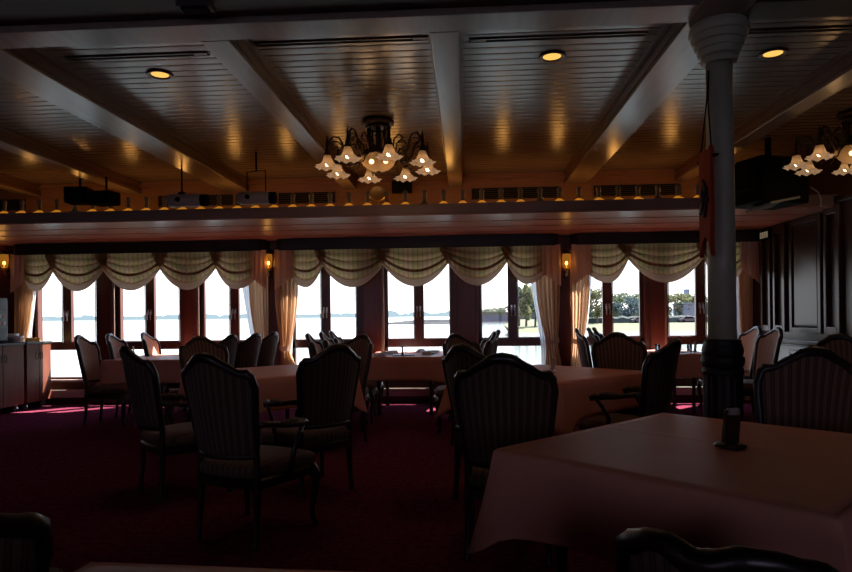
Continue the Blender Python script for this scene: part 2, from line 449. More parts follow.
# sill + convector
m=MB(); m.box(XL,XR-.001,YW-.045,YW-.001,.325,.36); trim(m,M['curb'],bevel=.004)
m=MB(); m.box(XL,XR-.001,YW-.13,YW-.001,.17,.215); m.box(XL,XR-.001,YW-.11,YW-.10,.10,.17); trim(m,M['curb'],bevel=.004)
m=MB(); m.box(XL,XR-.001,YW-.02,YW-.001,0,.11); struct('baseboard_back',m,M['mahog_h'])
# right wall
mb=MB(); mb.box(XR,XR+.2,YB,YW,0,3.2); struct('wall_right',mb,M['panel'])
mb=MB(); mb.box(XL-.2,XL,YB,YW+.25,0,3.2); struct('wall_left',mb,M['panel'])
mb=MB(); FW=FW_
mb.box(XL-.2,XR+.2,YB-.2,YB,0,.75); mb.box(XL-.2,XR+.2,YB-.2,YB,2.25,3.2); pv=XL-.2
for a,b in FW: mb.box(pv,a,YB-.2,YB,.75,2.25); pv=b
mb.box(pv,XR+.2,YB-.2,YB,.75,2.25); struct('wall_front',mb,M['panel'])
# panelling on the right wall
def frame_panel(y0,y1,z0,z1,t=.05,raised=True):
    m=MB(); X=XR
    for a,b,c,d in ((y0,y0+t,z0,z1),(y1-t,y1,z0,z1),(y0+t,y1-t,z0,z0+t),(y0+t,y1-t,z1-t,z1)):
        m.box(X-.035,X-.001,a,b,c,d)
    if raised:
        i=t+.035
        m.add([(X-.001,y0+t,z0+t),(X-.001,y1-t,z0+t),(X-.001,y1-t,z1-t),(X-.001,y0+t,z1-t),(X-.022,y0+i,z0+i),(X-.022,y1-i,z0+i),(X-.022,y1-i,z1-i),(X-.022,y0+i,z1-i)],
              [(4,5,6,7),(0,1,5,4),(1,2,6,5),(2,3,7,6),(3,0,4,7)])
    trim(m,M['panel'],bevel=.006)
def strip_panel(y0,y1,z0,z1):
    m=MB(); X=XR
    m.box(X-.045,X-.001,y0,y0+.05,z0,z1); m.box(X-.045,X-.001,y1-.05,y1,z0,z1)
    m.box(X-.045,X-.001,y0+.05,y1-.05,z0,z0+.08); m.box(X-.045,X-.001,y0+.05,y1-.05,z1-.1,z1)
    trim(m,M['panel'],bevel=.006)
Yr=lambda px: PX(px,300,XR).y
ps=[]
y=Yr(829); 
for base in (0,-2.0,-4.0,-6.0):
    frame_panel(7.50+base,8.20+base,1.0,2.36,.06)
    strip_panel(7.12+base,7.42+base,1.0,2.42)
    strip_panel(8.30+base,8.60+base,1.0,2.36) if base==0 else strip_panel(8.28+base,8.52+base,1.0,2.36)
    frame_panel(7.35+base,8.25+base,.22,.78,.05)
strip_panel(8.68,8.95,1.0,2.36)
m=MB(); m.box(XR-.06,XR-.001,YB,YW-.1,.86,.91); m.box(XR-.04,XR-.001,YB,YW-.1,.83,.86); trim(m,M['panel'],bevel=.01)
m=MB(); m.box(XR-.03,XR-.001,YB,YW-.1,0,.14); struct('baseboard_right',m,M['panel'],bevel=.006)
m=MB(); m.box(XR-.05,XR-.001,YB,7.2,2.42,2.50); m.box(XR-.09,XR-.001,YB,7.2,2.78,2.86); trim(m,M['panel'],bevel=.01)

# ------------------------------------------------------------------ ceiling
ZB=2.9; ZC=3.05; YC0,YC1=3.50,3.71; YR=8.2; YL=7.2; ZS=2.4; ZL=2.52
mb=MB(); mb.box(XL,XR,YB,YR,ZC,ZC+.12); struct('ceiling',mb,M['plank'])
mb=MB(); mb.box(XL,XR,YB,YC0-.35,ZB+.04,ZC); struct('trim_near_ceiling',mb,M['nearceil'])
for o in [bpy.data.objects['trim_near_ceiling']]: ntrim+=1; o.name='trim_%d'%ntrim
BEAMS=[(-7.05,.17),(-5.70,.17),(-4.32,.17),(-2.95,.32),(-1.462,.17),(-.10,.165),(1.415,.28),(2.73,.17)]
for x,wd in BEAMS:
    y0=YC1 if wd<.25 else YC0-1.6
    m=MB(); m.box(x-wd/2,x+wd/2,y0,YR,ZB,ZB+.02)
    b=trim(m,M['beam'],bevel=.004)
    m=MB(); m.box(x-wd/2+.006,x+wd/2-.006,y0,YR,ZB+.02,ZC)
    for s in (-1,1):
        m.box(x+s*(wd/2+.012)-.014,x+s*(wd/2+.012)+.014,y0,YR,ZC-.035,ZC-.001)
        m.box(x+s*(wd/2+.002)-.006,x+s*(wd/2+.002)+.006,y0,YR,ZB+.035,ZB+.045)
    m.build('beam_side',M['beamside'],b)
m=MB(); m.box(XL,1.415,YC0,YC1,ZB+.0015,ZC); trim(m,M['beam'],bevel=.004)
m=MB(); m.box(1.415,XR,YC0,YC1,ZB+.0015,ZC); trim(m,M['nearceil'],bevel=.004)  # right run of the cross beam, drawn in the shaded ceiling colour
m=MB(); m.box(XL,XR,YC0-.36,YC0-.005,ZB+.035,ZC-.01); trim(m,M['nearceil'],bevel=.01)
m=MB(); m.box(XL,XR,YR,YR+.08,ZL,ZC+.1)
m.box(XL,XR,YR-.05,YR,ZC-.06,ZC-.001); trim(m,M['riser'])
m=MB(); m.box(XL,XR,YL+.001,YW,ZS+.002,ZL); b=trim(m,M['ledge'])
m=MB(); m.box(XL,XR,YL-.012,YL,ZS,ZL-.005); m.box(XL,XR,YL-.022,YL,ZS,ZS+.016); m.build('fascia',M['ledge'],b,bevel=.003)
m=MB(); m.box(XL,XR,YL,YW,ZS-.012,ZS+.001); m.build('soffit_panel',M['soffit'],b)
for k in range(1,4):
    m=MB(); yy=YL+k*.5; m.box(XL,XR,yy,yy+.012,ZS-.018,ZS-.011); m.build('soffit_bead',M['soffit'],b)
# vents in the riser
for i,(a,b_) in enumerate(((0,28),(280,337),(473,561),(595,682),(160,235))):
    xa,xb=xat(a,YR),xat(b_,YR)
    t=thing('air_vent','dark slatted air vent in the orange-lit riser, %s from the left'%['first','third','fourth','fifth','second'][i],'vent',((xa+xb)/2,YR,2.73),0,'vents in the riser above the lamp ledge')
    h=(xb-xa)/2
    m=MB(); m.box(-h,h,-.008,-.001,0,.145); m.build('backing',M['slotblack'],t)
    m=MB()
    for k in range(5): m.box(-h+.01,h-.01,-.02,-.008,.015+k*.027,.022+k*.027)
    m.build('slats',M['nearceil'],t)
    m=MB(); m.box(-h-.01,h+.01,-.022,-.001,.145,.16); m.box(-h-.01,h+.01,-.022,-.001,-.012,0); m.box(-h-.012,-h,-.022,-.001,0,.145); m.box(h,h+.012,-.022,-.001,0,.145); m.build('vent_frame',M['riser'],t)
# linear slot diffusers by the cross beam
for i,(pa,pb,py) in enumerate(((62,212,56),(248,432,40),(468,646,37),(738,848,30))):
    pm=PZ((pa+pb)/2,py,ZC); xa=PZ(pa,py,ZC).x; xb=PZ(pb,py,ZC).x; yy=max(pm.y,4.12)
    t=thing('slot_diffuser','long black ceiling air slot beside the cross beam, %s bay from the left'%ORD[i],'air slot',((xa+xb)/2,yy,ZC),0,'air slots beside the cross beam')
    h=(xb-xa)/2*.97
    m=MB(); m.box(-h,h,-.018,.018,-.006,-.001); m.build('slot',M['slotblack'],t)
    m=MB(); m.box(-h-.01,h+.01,-.026,-.018,-.009,-.001); m.box(-h-.01,h+.01,.018,.026,-.009,-.001); m.build('slot_rim',M['beam'],t)
    if i<3:
        s=1 if i<2 else -1
        m=MB(); m.box(min(s*h*.82,s*h),max(s*h*.82,s*h),-.012,.012,-.008,-.002); m.build('end_plate',M['white_metal'],t)
# downlights
for (px,py,lab) in ((160,74,'round amber downlight in the plank ceiling above the far left window'),(552,56,'round amber downlight in the plank ceiling left of the round column'),(773,53,'round amber downlight in the plank ceiling right of the round column'),(-6,188,'round amber downlight half cut by the left picture edge')):
    p=PZ(px,py,ZC)
    t=thing('recessed_downlight',lab,'ceiling light',p,0,'recessed downlights')
    m=MB(); m.lathe([(.062,-.001),(.092,-.001),(.095,-.006),(.088,-.014),(.070,-.010),(.062,-.004)],n=28); m.build('rim',M['beamside'],t,smooth=True)
    m=MB(); m.lathe([(0.001,-.008),(.05,-.007),(.068,-.003)],n=28); m.build('lens',M['downlight'],t,smooth=True)
    sl=bpy.data.lights.new('downlight_spot','SPOT'); sl.energy=6; sl.color=(1,.55,.32); sl.spot_size=math.radians(140); sl.spot_blend=.8; sl.shadow_soft_size=.06
    slo=bpy.data.objects.new('downlight_spot',sl); COL.objects.link(slo); slo.location=(p.x,p.y,p.z-.03)
p=PZ(75,172,ZC)
t=thing('smoke_detector','small dark disc fitting on the orange-lit planks at upper left','detector',p)
m=MB(); m.lathe([(.05,-.001),(.055,-.012),(.03,-.03),(.001,-.032)],n=20); m.build('housing',M['nearceil'],t,smooth=True)
m=MB(); m.lathe([(.07,-.001),(.07,-.006),(.05,-.008)],n=20); m.build('base_ring',M['nearceil'],t,smooth=True)
# small dark fixture on the near ceiling
p=PZ(185,6,ZB-.07)
t=thing('track_box','dark box fixture on the near ceiling at the top picture edge','fixture',(W(-1.21,3.3)[0],3.32,ZB+.034))
m=MB(); m.box(-.09,.09,-.05,.05,-.035,-.001); m.build('housing',M['nearceil'],t,bevel=.006)
m=MB(); m.box(-.07,.07,-.03,.03,-.045,-.035); m.build('cover',M['black'],t)

# ------------------------------------------------------------------ ledge lamps
UNLIT={4,23,29,35}
lx0=-5.446; YLA=YL+.085
proto=None
def make_ledge_lamp(lit):
    t=thing('ledge_lamp','x','lamp',(0,0,0),0,'bell lamps along the ledge')
    m=MB(); m.lathe([(.030,0),(.032,.008),(.016,.012),(.010,.016)],n=12); m.build('base',M['lampcap'],t,smooth=True)
    m=MB(); m.lathe_open([(.012,.078),(.016,.056),(.027,.032),(.044,.018),(.064,.010)],n=16,rmod=lambda a,tt:1+.07*tt*math.cos(8*a)); m.build('shade',M['amberlamp'] if lit else M['amberoff'],t,smooth=True)
    m=MB(); m.lathe([(.034,.038),(.024,.060),(.021,.085),(.024,.115),(.030,.145),(.026,.158),(.010,.172),(.002,.175)],n=12,rmod=lambda a,tt:1+.12*(1-tt)*math.cos(8*a)); m.build('cap',M['lampcap'],t,smooth=True)
    if lit:
        m=MB(); m.ball((0,0,.040),.014); m.build('bulb',M['bulb2'],t,smooth=True)
    return t
M['bulb2']=emis('ledge_bulb',(1.0,.5,.1),2.0)
plit=make_ledge_lamp(True); poff=make_ledge_lamp(False)
ul,uo=False,False
vis=0
for i in range(0,42):
    x=lx0+.2174*i
    if x>3.75: break
    lit=i not in UNLIT
    lab='%s amber bell lamp on the lamp ledge, %s from the left'%('glowing' if lit else 'unlit',ordn(i))
    pos=(x,YLA,ZL); src=plit if lit else poff
    if lit and not ul: ul=True; src.location=pos; src['label']=lab
    elif (not lit) and not uo: uo=True; src.location=pos; src['label']=lab
    else: dup(src,pos,0,lab)
LX=-5.4
def plight(name,loc,e,c,r=.05):
    l=bpy.data.lights.new(name,'POINT'); l.energy=e; l.color=c; l.shadow_soft_size=r
    o=bpy.data.objects.new(name,l); COL.objects.link(o); o.location=loc; return o
# strip of warm light in the recess behind the ledge fascia (one lamp per few bulbs)
for i in range(0,40,3):
    plight('ledge_glow',(lx0+.2174*i+.05,YL+.45,ZL+.12),1.25,(1,.45,.10),.06)

# ------------------------------------------------------------------ chandeliers
def make_chandelier(label,loc,rz):
    t=thing('chandelier',label,'chandelier',loc,rz,'wrought metal chandeliers with glass shades')
    # origin: ceiling point; everything hangs down
    m=MB()
    m.lathe([(.13,-.001),(.15,-.02),(.145,-.04),(.12,-.05),(.10,-.07),(.05,-.075)],n=20)
    m.build('canopy',M['bronze'],t,smooth=True)
    m=MB()
    for k in range(8):
        a=2*PI*k/8; r=.098
        m.tube([(r*math.cos(a),r*math.sin(a),-.06),(r*.93*math.cos(a),r*.93*math.sin(a),-.16),(r*math.cos(a),r*math.sin(a),-.29)],[.011,.009,.011],6)
        m.ball((r*math.cos(a),r*math.sin(a),-.17),.017,6,4)
    m.tube([(0,0,-.05),(0,0,-.3)],.022,8)
    for z,r in ((-.075,.108),(-.285,.115),(-.30,.14),(-.325,.158)):
        m.tube([(r*math.cos(2*PI*i/20),r*math.sin(2*PI*i/20),z) for i in range(20)],.012,6,closed=True)
    m.lathe([(.02,-.29),(.13,-.30),(.15,-.325),(.13,-.335),(.02,-.335)],n=20)
    m.build('cage',M['bronze'],t,smooth=True)
    m=MB(); m.lathe_open([(.165,-.33),(.160,-.37),(.138,-.415),(.095,-.45),(.045,-.468),(.006,-.472)],n=24,rmod=lambda a,tt:1+.03*math.cos(12*a)*(1-tt)); b=m.build('glass_bowl',M['bowlglass'],t,smooth=True)
    for bxx in (-.06,.07):
        mm=MB(); mm.ball((bxx,-.03,-.385),.022,10,8); mm.build('bulb',M['bulb'],b,smooth=True)
    m=MB(); m.lathe([(.02,-.468),(.022,-.478),(.010,-.492),(.012,-.498),(.001,-.506)],n=10); m.build('finial',M['bronze'],b,smooth=True)
    for k in range(8):
        a=math.radians(20+45*k); c,s=math.cos(a),math.sin(a); R=.465
        zs=(-.43 if k%2 else -.40)
        def q(r,z): return (r*c,r*s,z if r<.2 else z-.022*min(1,(r-.2)/.2))
        m=MB()
        m.tube([q(.12,-.30),q(.20,-.36),q(.27,-.36),q(.32,-.28),q(.33,-.22),q(.36,-.165),q(.41,-.155),q(R-.02,-.20),q(R,-.29)],[.012,.012,.011,.011,.010,.010,.010,.010,.011],7)
        m.tube([q(.33,-.24),q(.37,-.20),q(.42,-.20),q(.435,-.24),q(.405,-.265),q(.38,-.245)],.007,6)
        m.tube([q(.16,-.30),q(.17,-.20),q(.22,-.16),q(.26,-.19),q(.25,-.235),q(.22,-.23)],.008,6)
        m.tube([q(.2,-.355),q(.24,-.42),q(.30,-.43),q(.33,-.39),q(.30,-.36)],.006,6)
        m.lathe([(.020,-.30),(.024,-.28),(.012,-.26),(.016,-.24),(.010,-.215),(.012,-.20),(.005,-.165),(.001,-.135)],q(R,0),8)
        m.lathe([(.030,-.335),(.034,-.31),(.020,-.295)],q(R,0),10)
        ar=m.build('arm',M['bronze'],t,smooth=True)
        m=MB(); m.lathe_open([(.026,-.318),(.034,-.335),(.040,-.36),(.050,-.39),(.072,-.418),(.102,-.436)],q(R,0),48,rmod=lambda an,tt:1+.17*(tt**3)*math.cos(8*an)+.03*math.cos(16*an)*tt,zmod=lambda an,tt:.013*(tt**4)*math.cos(8*an))
        m.build('tulip_shade',M['tulip'],ar,smooth=True)
        m=MB(); m.ball(q(R,-.405),.020,10,8); m.build('bulb',M['bulb'],ar,smooth=True)
    return t
cx=PZ(375,116,ZC)
d0=640*(ZC-EYE)/(316.5-116)
d0+=.13; X,Y=W((380.5-426)/640*d0,d0)
make_chandelier('bronze eight-arm chandelier with lit tulip glass shades hanging in the centre of the room',(X,Y,ZC),math.radians(-1.5))
for k in range(4): plight('chandelier_glow',(X+.3*math.cos(k*PI/2+.5),Y+.3*math.sin(k*PI/2+.5),ZC-.60),1.1,(1,.55,.22),.05)
d1=5.75; X2,Y2=W((858-426)/640*d1,d1)
make_chandelier('bronze tulip-shade chandelier cut by the right picture edge, near the panelled wall',(X2,Y2,ZC),math.radians(5))
for k in range(2): plight('chandelier_glow',(X2+.3*math.cos(k*PI+.5),Y2+.3*math.sin(k*PI+.5),ZC-.60),.8,(1,.55,.22),.05)

# ------------------------------------------------------------------ column
cxp,cyp=W((722-426)/640*3.56,3.56)
CXY=(1.467,3.756)
t=thing('column','round grey-white column with dark ringed pedestal rising through the dining room','column',(CXY[0],CXY[1],0))
m=MB(); m.lathe([(.076,1.09),(.0755,1.6),(.073,2.2),(.071,2.68)],n=32); m.build('shaft',M['column'],t,smooth=True)
m=MB(); m.lathe([(.069,2.675),(.090,2.68),(.098,2.692),(.096,2.706),(.088,2.712),(.108,2.718),(.114,2.738),(.112,2.752),(.124,2.756),(.130,2.776),(.129,2.79),(.141,2.795),(.147,2.818),(.145,2.832),(.157,2.838),(.162,2.858),(.158,2.878),(.15,2.899)],n=32); m.build('capital',M['column'],t,auto=40)
m=MB(); m.lathe([(.105,.0),(.13,.001),(.13,.10),(.11,.12),(.102,.14),(.102,.90),(.110,.905),(.114,.92),(.110,.94),(.104,.945),(.114,.965),(.118,.985),(.113,1.005),(.104,1.01),(.108,1.02),(.112,1.04),(.106,1.065),(.098,1.085),(.10,1.10),(.075,1.106)],n=40,rmod=lambda a,tt:1+(.03*math.cos(20*a) if .18<tt<.32 else 0)); m.build('pedestal',M['pedestal'],t,auto=40)
# hanging wooden sign board
bx,by=W((708-426)/640*3.50,3.50)
t=thing('hanging_board','narrow red-brown carved wooden board hung by cord against the round column','sign board',(bx,by,0),math.radians(-84))
poly=[(-.10,2.13),(-.085,2.16),(-.06,2.14),(0,2.15),(.06,2.14),(.085,2.16),(.10,2.13),(.092,2.05),(.10,1.8),(.092,1.64),(.10,1.56),(.075,1.585),(.05,1.64),(.02,1.66),(0,1.67),(-.02,1.66),(-.05,1.64),(-.075,1.585),(-.10,1.56),(-.092,1.64),(-.10,1.8),(-.092,2.05)]
m=MB(); m.extr(poly,lambda p,q,z:(p,z,q),.012,-.012); m.v=[(x*.68,y,z) for x,y,z in m.v]; bo=m.build('board',M['signwood'],t,bevel=.003)
m=MB()
for k in range(10):
    a=k*.63; m.ball((.035*math.cos(a)*(1-.04*k),-.014,1.87+.075*math.sin(a)),.016,8,6,(1,.6,1.5))
m.tube([(-.04,-.014,1.80),(0,-.016,1.85),(.03,-.014,1.93),(-.01,-.016,1.98)],.012,6)
m.build('carving',M['pedestal'],bo,smooth=True)
m=MB(); m.tube([(-.06,0,2.13),(-.01,0.01,2.40),(0.0,.02,2.58),(.01,.01,2.40),(.06,0,2.13)],.004,5); m.build('cord',M['black'],t)
m=MB(); m.box(-.1,.1,-.003,.02,2.095,2.105); m.build('hanger_bar',M['black'],t)

# ------------------------------------------------------------------ ceiling equipment
def speaker_box(label,px,py,d,w,h,dep,rz):
    X,Y=W((px-426)/640*d,d); z=EYE+(HY-.012*(px-426)-py)/640*d
    t=thing('loudspeaker',label,'loudspeaker',(X,Y,z),rz,'black ceiling loudspeakers')
    m=MB(); m.box(-w/2,w/2,-dep/2,dep/2,-h/2,h/2); m.build('cabinet',M['black'],t,bevel=.015)
    m=MB(); m.box(-w/2+.015,w/2-.015,-dep/2-.012,-dep/2,-h/2+.015,h/2-.015); m.build('grille',M['slotblack'],t,bevel=.006)
    m=MB(); m.tube([(0,.03,h/2-.005),(0,.03,ZC-z-.16)],.012,6); m.box(-.05,.05,0,.06,h/2,h/2+.012); m.build('bracket',M['black'],t)
speaker_box('black box loudspeaker at upper left above the lamp ledge, the left of a pair',80.5,196,7.35,.26,.185,.2,.15)
speaker_box('black box loudspeaker at upper left above the lamp ledge, the right of a pair',106,198.5,7.3,.28,.15,.2,-.2)
def spot(label,px,py,d,L,r,ph):
    X,Y=W((px-426)/640*d,d); z=EYE+(HY-.012*(px-426)-py)/640*d
    t=thing('spotlight',label,'spotlight',(X,Y,z),TH,'white cylinder spotlights')
    m=MB(); m.lathe([(.001,-L/2-.012),(r*.75,-L/2-.01),(r,-L/2+.02),(r,-L/2+.1),(r*.96,-L/2+.105),(r*.96,L/2-.08),(r*.88,L/2-.05)],n=20,axis='X'); m.build('body',M['white_metal'],t,auto=35)
    m=MB(); m.lathe([(r*.86,L/2-.055),(r*.9,L/2-.04),(r*.9,L/2+.02),(r*.7,L/2+.024),(r*.6,L/2),(.001,L/2-.005)],n=20,axis='X'); m.build('lens_ring',M['black'],t,auto=35)
    m=MB(); top=ZC-z
    if ph:
        m.tube([(-.10,0,r*.6),(-.10,0,.28),(.10,0,.30),(.10,0,r*.6)],.007,6); m.tube([(0,0,.29),(0,0,top-.001)],.010,6)
    else:
        m.tube([(-.06,0,r*.8),(-.06,0,top-.001)],.009,6); m.box(-.09,-.03,-.03,.03,r*.7,r*1.25)
    m.build('yoke',M['black'],t)
    m=MB(); m.lathe([(.02,-r-.01),(.026,-r-.012),(.02,r+.012)],(-.08,0,0),10,'Y'); m.build('knob',M['black'],t)
spot('white cylindrical spotlight pointing right, the left of two below the big left girder',189,200.5,6.9,.39,.072,0)
spot('white cylindrical spotlight on a U-shaped yoke, the right of two by the girder end',258,198,6.9,.38,.072,1)
p=PY(377.5,193.5,YL+.55)
t=thing('round_wall_speaker','round brass-rimmed speaker behind the lamp ledge under the chandelier','speaker',(p.x,p.y,p.z))
m=MB(); m.lathe([(.085,.03),(.105,.025),(.108,0),(.098,-.02),(.085,-.015)],n=28,axis='Y'); m.build('rim',M['brass'],t,smooth=True)
m=MB(); m.lathe([(.001,-.004),(.04,0.0),(.086,.004),(.086,.02)],n=28,axis='Y'); m.build('cone',M['bronze'],t,smooth=True)
m=MB(); m.tube([(0,.02,-.09),(0,.02,ZL-p.z+.001)],.012,6); m.build('stem',M['bronze'],t)
p=PY(402,187,YL+.75)
t=thing('wall_box','small black box fixed above the lamp ledge, right of the round speaker','box',(p.x,p.y,p.z))
m=MB(); m.box(-.125,.125,-.04,.04,-.075,.075); m.build('housing',M['black'],t,bevel=.006)
m=MB(); m.box(-.015,.015,-.01,.01,.07,ZC-p.z-.002); m.build('hanger',M['black'],t)
# black ceiling-hung unit at right
X,Y=W((770-426)/640*6.6,6.6)
t=thing('hanging_projector','large black boxy unit hung under the ceiling right of the column','projector',(X,Y,2.57),.35)
m=MB(); m.box(-.30,.30,-.22,.25,-.22,.24); m.build('housing',M['black'],t,bevel=.02)
m=MB(); m.box(-.40,-.16,-.18,.12,-.10,.12); m.build('side_housing',M['black'],t,bevel=.02)
m=MB(); m.add([(-.20,-.235,-.245),(.16,-.235,-.175),(.16,.10,-.215),(-.20,.10,-.285),(-.20,-.235,-.225),(.16,-.235,-.155),(.16,.10,-.195),(-.20,.10,-.265)],[(0,3,2,1),(4,5,6,7),(0,1,5,4),(1,2,6,5),(2,3,7,6),(3,0,4,7)]); m.build('underside_plate',M['greyplate'],t)
m=MB(); m.tube([(0,0,.24),(0,0,.478)],.03,8); m.build('mount',M['black'],t)
m=MB(); m.tube([(.33,-.2,-.05),(.42,-.21,-.10),(.46,-.21,-.18),(.45,-.21,-.26)],.006,5); m.build('cable',M['greyplate'],t)
# little sign on right wall
p=PX(765.5,235,XR-.047)
t=thing('wall_sign','tiny dark plaque with four pale glyphs high on the right wall corner','sign',(p.x,p.y,p.z),-PI/2)
m=MB(); m.box(-.14,.14,-.02,.046,-.06,.06); m.build('plaque',M['black'],t,bevel=.004)
m=MB()
for k,xx in enumerate((-.155,-.055,.045,.145)):
    w_=.032
    m.box(xx-w_,xx-w_+.018,-.024,-.02,-.04,.04); m.box(xx+w_-.018,xx+w_,-.024,-.02,-.04,.04)
    m.box(xx-w_,xx+w_,-.024,-.02,.024,.04)
    if k<2: m.box(xx-w_,xx+w_,-.024,-.02,-.04,-.024)
    if k%2: m.box(xx-w_,xx+w_,-.024,-.02,-.008,.008)
m.v=[(x*.58,y,z) for x,y,z in m.v]; m.build('glyphs',M['signglow'],t)

# ------------------------------------------------------------------ pelmets, valances, drapes, sconces
ZV=2.235; YV=9.13
def sect(a,b): return xat(a,YV,260),xat(b,YV,260)
SECT=[('left',13,267,[24,54,104.5,161,216.5,257]),('centre',275.5,560,[291,323,383,448,506.5,545]),('right',571,757,[587,628,702,743])]
for nm,pa,pb,bd in SECT:
    xa,xb=sect(pa,pb)
    m=MB(); ch=.07; poly=[(xa+.02,YW-.001),(xa+.02,YW-.18),(xa+.02+ch,YW-.25),(xb-.02-ch,YW-.25),(xb-.02,YW-.18),(xb-.02,YW-.001)]
    if nm=='right': poly=[(xa+.02,YW-.001),(xa+.02,YW-.18),(xa+.02+ch,YW-.25),(XR-.002,YW-.25),(XR-.002,YW-.001)]
    m.prism(poly,ZV-.01,ZS-.013)
    pl=m.build('pelmet',M['pelmet'],bevel=.006); tag(pl,'black wooden pelmet box over the %s bank of windows'%nm,'pelmet','pelmet boxes over the windows')
    t=thing('window_valance','striped olive swag valance with beige edge and end tails over the %s windows'%nm,'valance',((xa+xb)/2,YV,ZV),0,'swag valances')
    ox=(xa+xb)/2
    bx=[xat(p,YV,260)-ox for p in bd]
    for k in range(len(bx)-1):
        l,r=bx[k],bx[k+1]; xm=(l+r)/2; hw=(r-l)/2
        endL,endR=(k==0),(k==len(bx)-2)
        dm=.56 if hw>.3 else .55
        def surf(u,v,l=l,r=r,xm=xm,hw=hw,dm=dm,k=k,eL=endL,eR=endR,rnd=random.random()*6):
            s=2*u-1; a=abs(s)
            side=.05
            if (eL and s<0) or (eR and s>0): side=.40
            ex=0 if ((eL and s<0) or (eR and s>0)) else .27
            drop=side+(dm-side)*(1-a**(2.2 if ex==0 else 2.0))
            z=-v*drop
            over=.06*(1 if not((eL and s<0) or (eR and s>0)) else .02)
            x=xm+hw*s*(1+ex+over*(1-v)*(ex==0))
            amp=(.006+.055*v)*(1 if v<.74 else max(.12,1-(v-.74)/.10))
            ph=4.1*v**1.15+.06*math.sin(3*s+rnd+k); fr=ph-math.floor(ph); fold=(math.sin(2*PI*ph)+.45*math.sin(4*PI*ph+1))
            fz=(.004+.075*v)*(1 if v<.70 else max(0,1-(v-.70)/.12)); z-=fz*math.cos(2*PI*ph)*(1-.45*a**2)
            y=-.045*(1-a**2)*v - .012 - amp*fold*(1-.35*a)+ .008*math.sin(30*s+rnd)*(1-v)*.6 + .030*s*(ex>0)
            return (x,y,z)
        n=28
        m=MB(); m.grid(lambda u,v:surf(u,v*.82),n,40,lambda u,v:((u*2*hw)*1.55,v)); s_=m.build('swag',M['swag'],t,smooth=True)
        m=MB(); m.grid(lambda u,v:surf(u,.82+v*.18),n,6,lambda u,v:(u,v)); m.build('border_band',M['swagtrim'],s_,smooth=True)
    # end tails (jabots)
    for e_,(ja,jb) in enumerate(((xa-ox,bx[0]+.05),(bx[-1]-.05,xb-ox))):
        outer=(e_==0)
        def jab(u,v,ja=ja,jb=jb,outer=outer):
            x=ja+(jb-ja)*u; q=(1-u) if outer else u
            step=.40+.16*q+.03*math.floor(q*4)/4
            z=-v*step
            y=-.05-.018*math.sin(u*PI*6)*(.4+.6*v)-.02*v
            return (x,y,z)
        m=MB(); m.grid(jab,36,10); m.build('tail',M['jabot'],t,smooth=True)
# drapes
YD=9.20
def drape(label,pt0,pt1,tie0,tie1,bt0,bt1,ztie,sheer=None,zbot=.02):
    X0,X1=xat(pt0,YD,290),xat(pt1,YD,290); T0,T1=xat(tie0,YD,345),xat(tie1,YD,345); B0,B1=xat(bt0,YD,365),xat(bt1,YD,365)
    oc=(T0+T1)/2
    t=thing('curtain',label,'curtain',(oc,YD,0),0,'tied-back beige curtains')
    ztop=2.16
    def edge(z):
        if z>ztie:
            q=(z-ztie)/(ztop-ztie); q2=min(1,q*1.5); e=math.sin(q2*PI/2)
            return T0+(X0-T0)*e, T1+(X1-T1)*e
        q=(ztie-z)/ztie; e=min(1,q*2.2); e=e*e*(3-2*e)
        return T0+(B0-T0)*e, T1+(B1-T1)*e
    def f(u,v):
        z=ztop+(zbot-ztop)*v; a,b=edge(z); pin=1-.55*math.exp(-((z-ztie)/.1)**2)
        x=a+(b-a)*u-oc
        y=-.022*pin*math.sin(u*PI*11)-.01*math.sin(u*PI*5+1)
        return (x,y,z)
    m=MB(); m.grid(f,66,44); m.build('drape',M['drape'],t,smooth=True)
    m=MB(); 
    m.grid(lambda u,v:((T0-.015+(T1-T0+.03)*u)-oc, -.045+.02*abs(2*u-1)**3, ztie-.035+.07*v+.03*(2*u-1)**2),14,4); m.build('tieback',M['jabot'],t,smooth=True)
    if sheer:
        s0,s1,e0,e1=sheer
        A0,A1=xat(s0,YD+.04,285),xat(s1,YD+.04,285); E0,E1=xat(e0,YD+.04,340),xat(e1,YD+.04,340)
        def g(u,v):
            z=ztop+(ztie-.35-ztop)*v; q=min(1,v*1.25); q=q**1.15
            a=A0+(E0-A0)*q; b=A1+(E1-A1)*q
            return (a+(b-a)*u-oc,.045+.008*math.sin(u*PI*7),z)
        m=MB(); m.grid(g,30,14); m.build('sheer',M['sheer'],t,smooth=True)
drape('beige tied-back curtain with white sheer at the far left window end behind the drinks dispenser',15,33,15,26,14,28,.92,(30,39,24,30))
drape('beige tied-back curtain left of the wall lamp between left and centre windows',249,268,257,268,255,268,.86,(238,252,252,258))
drape('beige tied-back curtain right of the wall lamp between left and centre windows',275,298,281,290,281,298,.80,(294,297,288,292))
drape('beige tied-back curtain at the right end of the centre windows with white sheer',536,560,546,558,545,562,.86,(527,540,541,548))
drape('beige tied-back curtain at the left end of the right-hand windows',570,590,572,584,570,583,.86,(585,594,580,586))
drape('beige curtain at the far right window end beside the panelled wall',738,753,741,752,741,753,.80,(734,740,738,742))
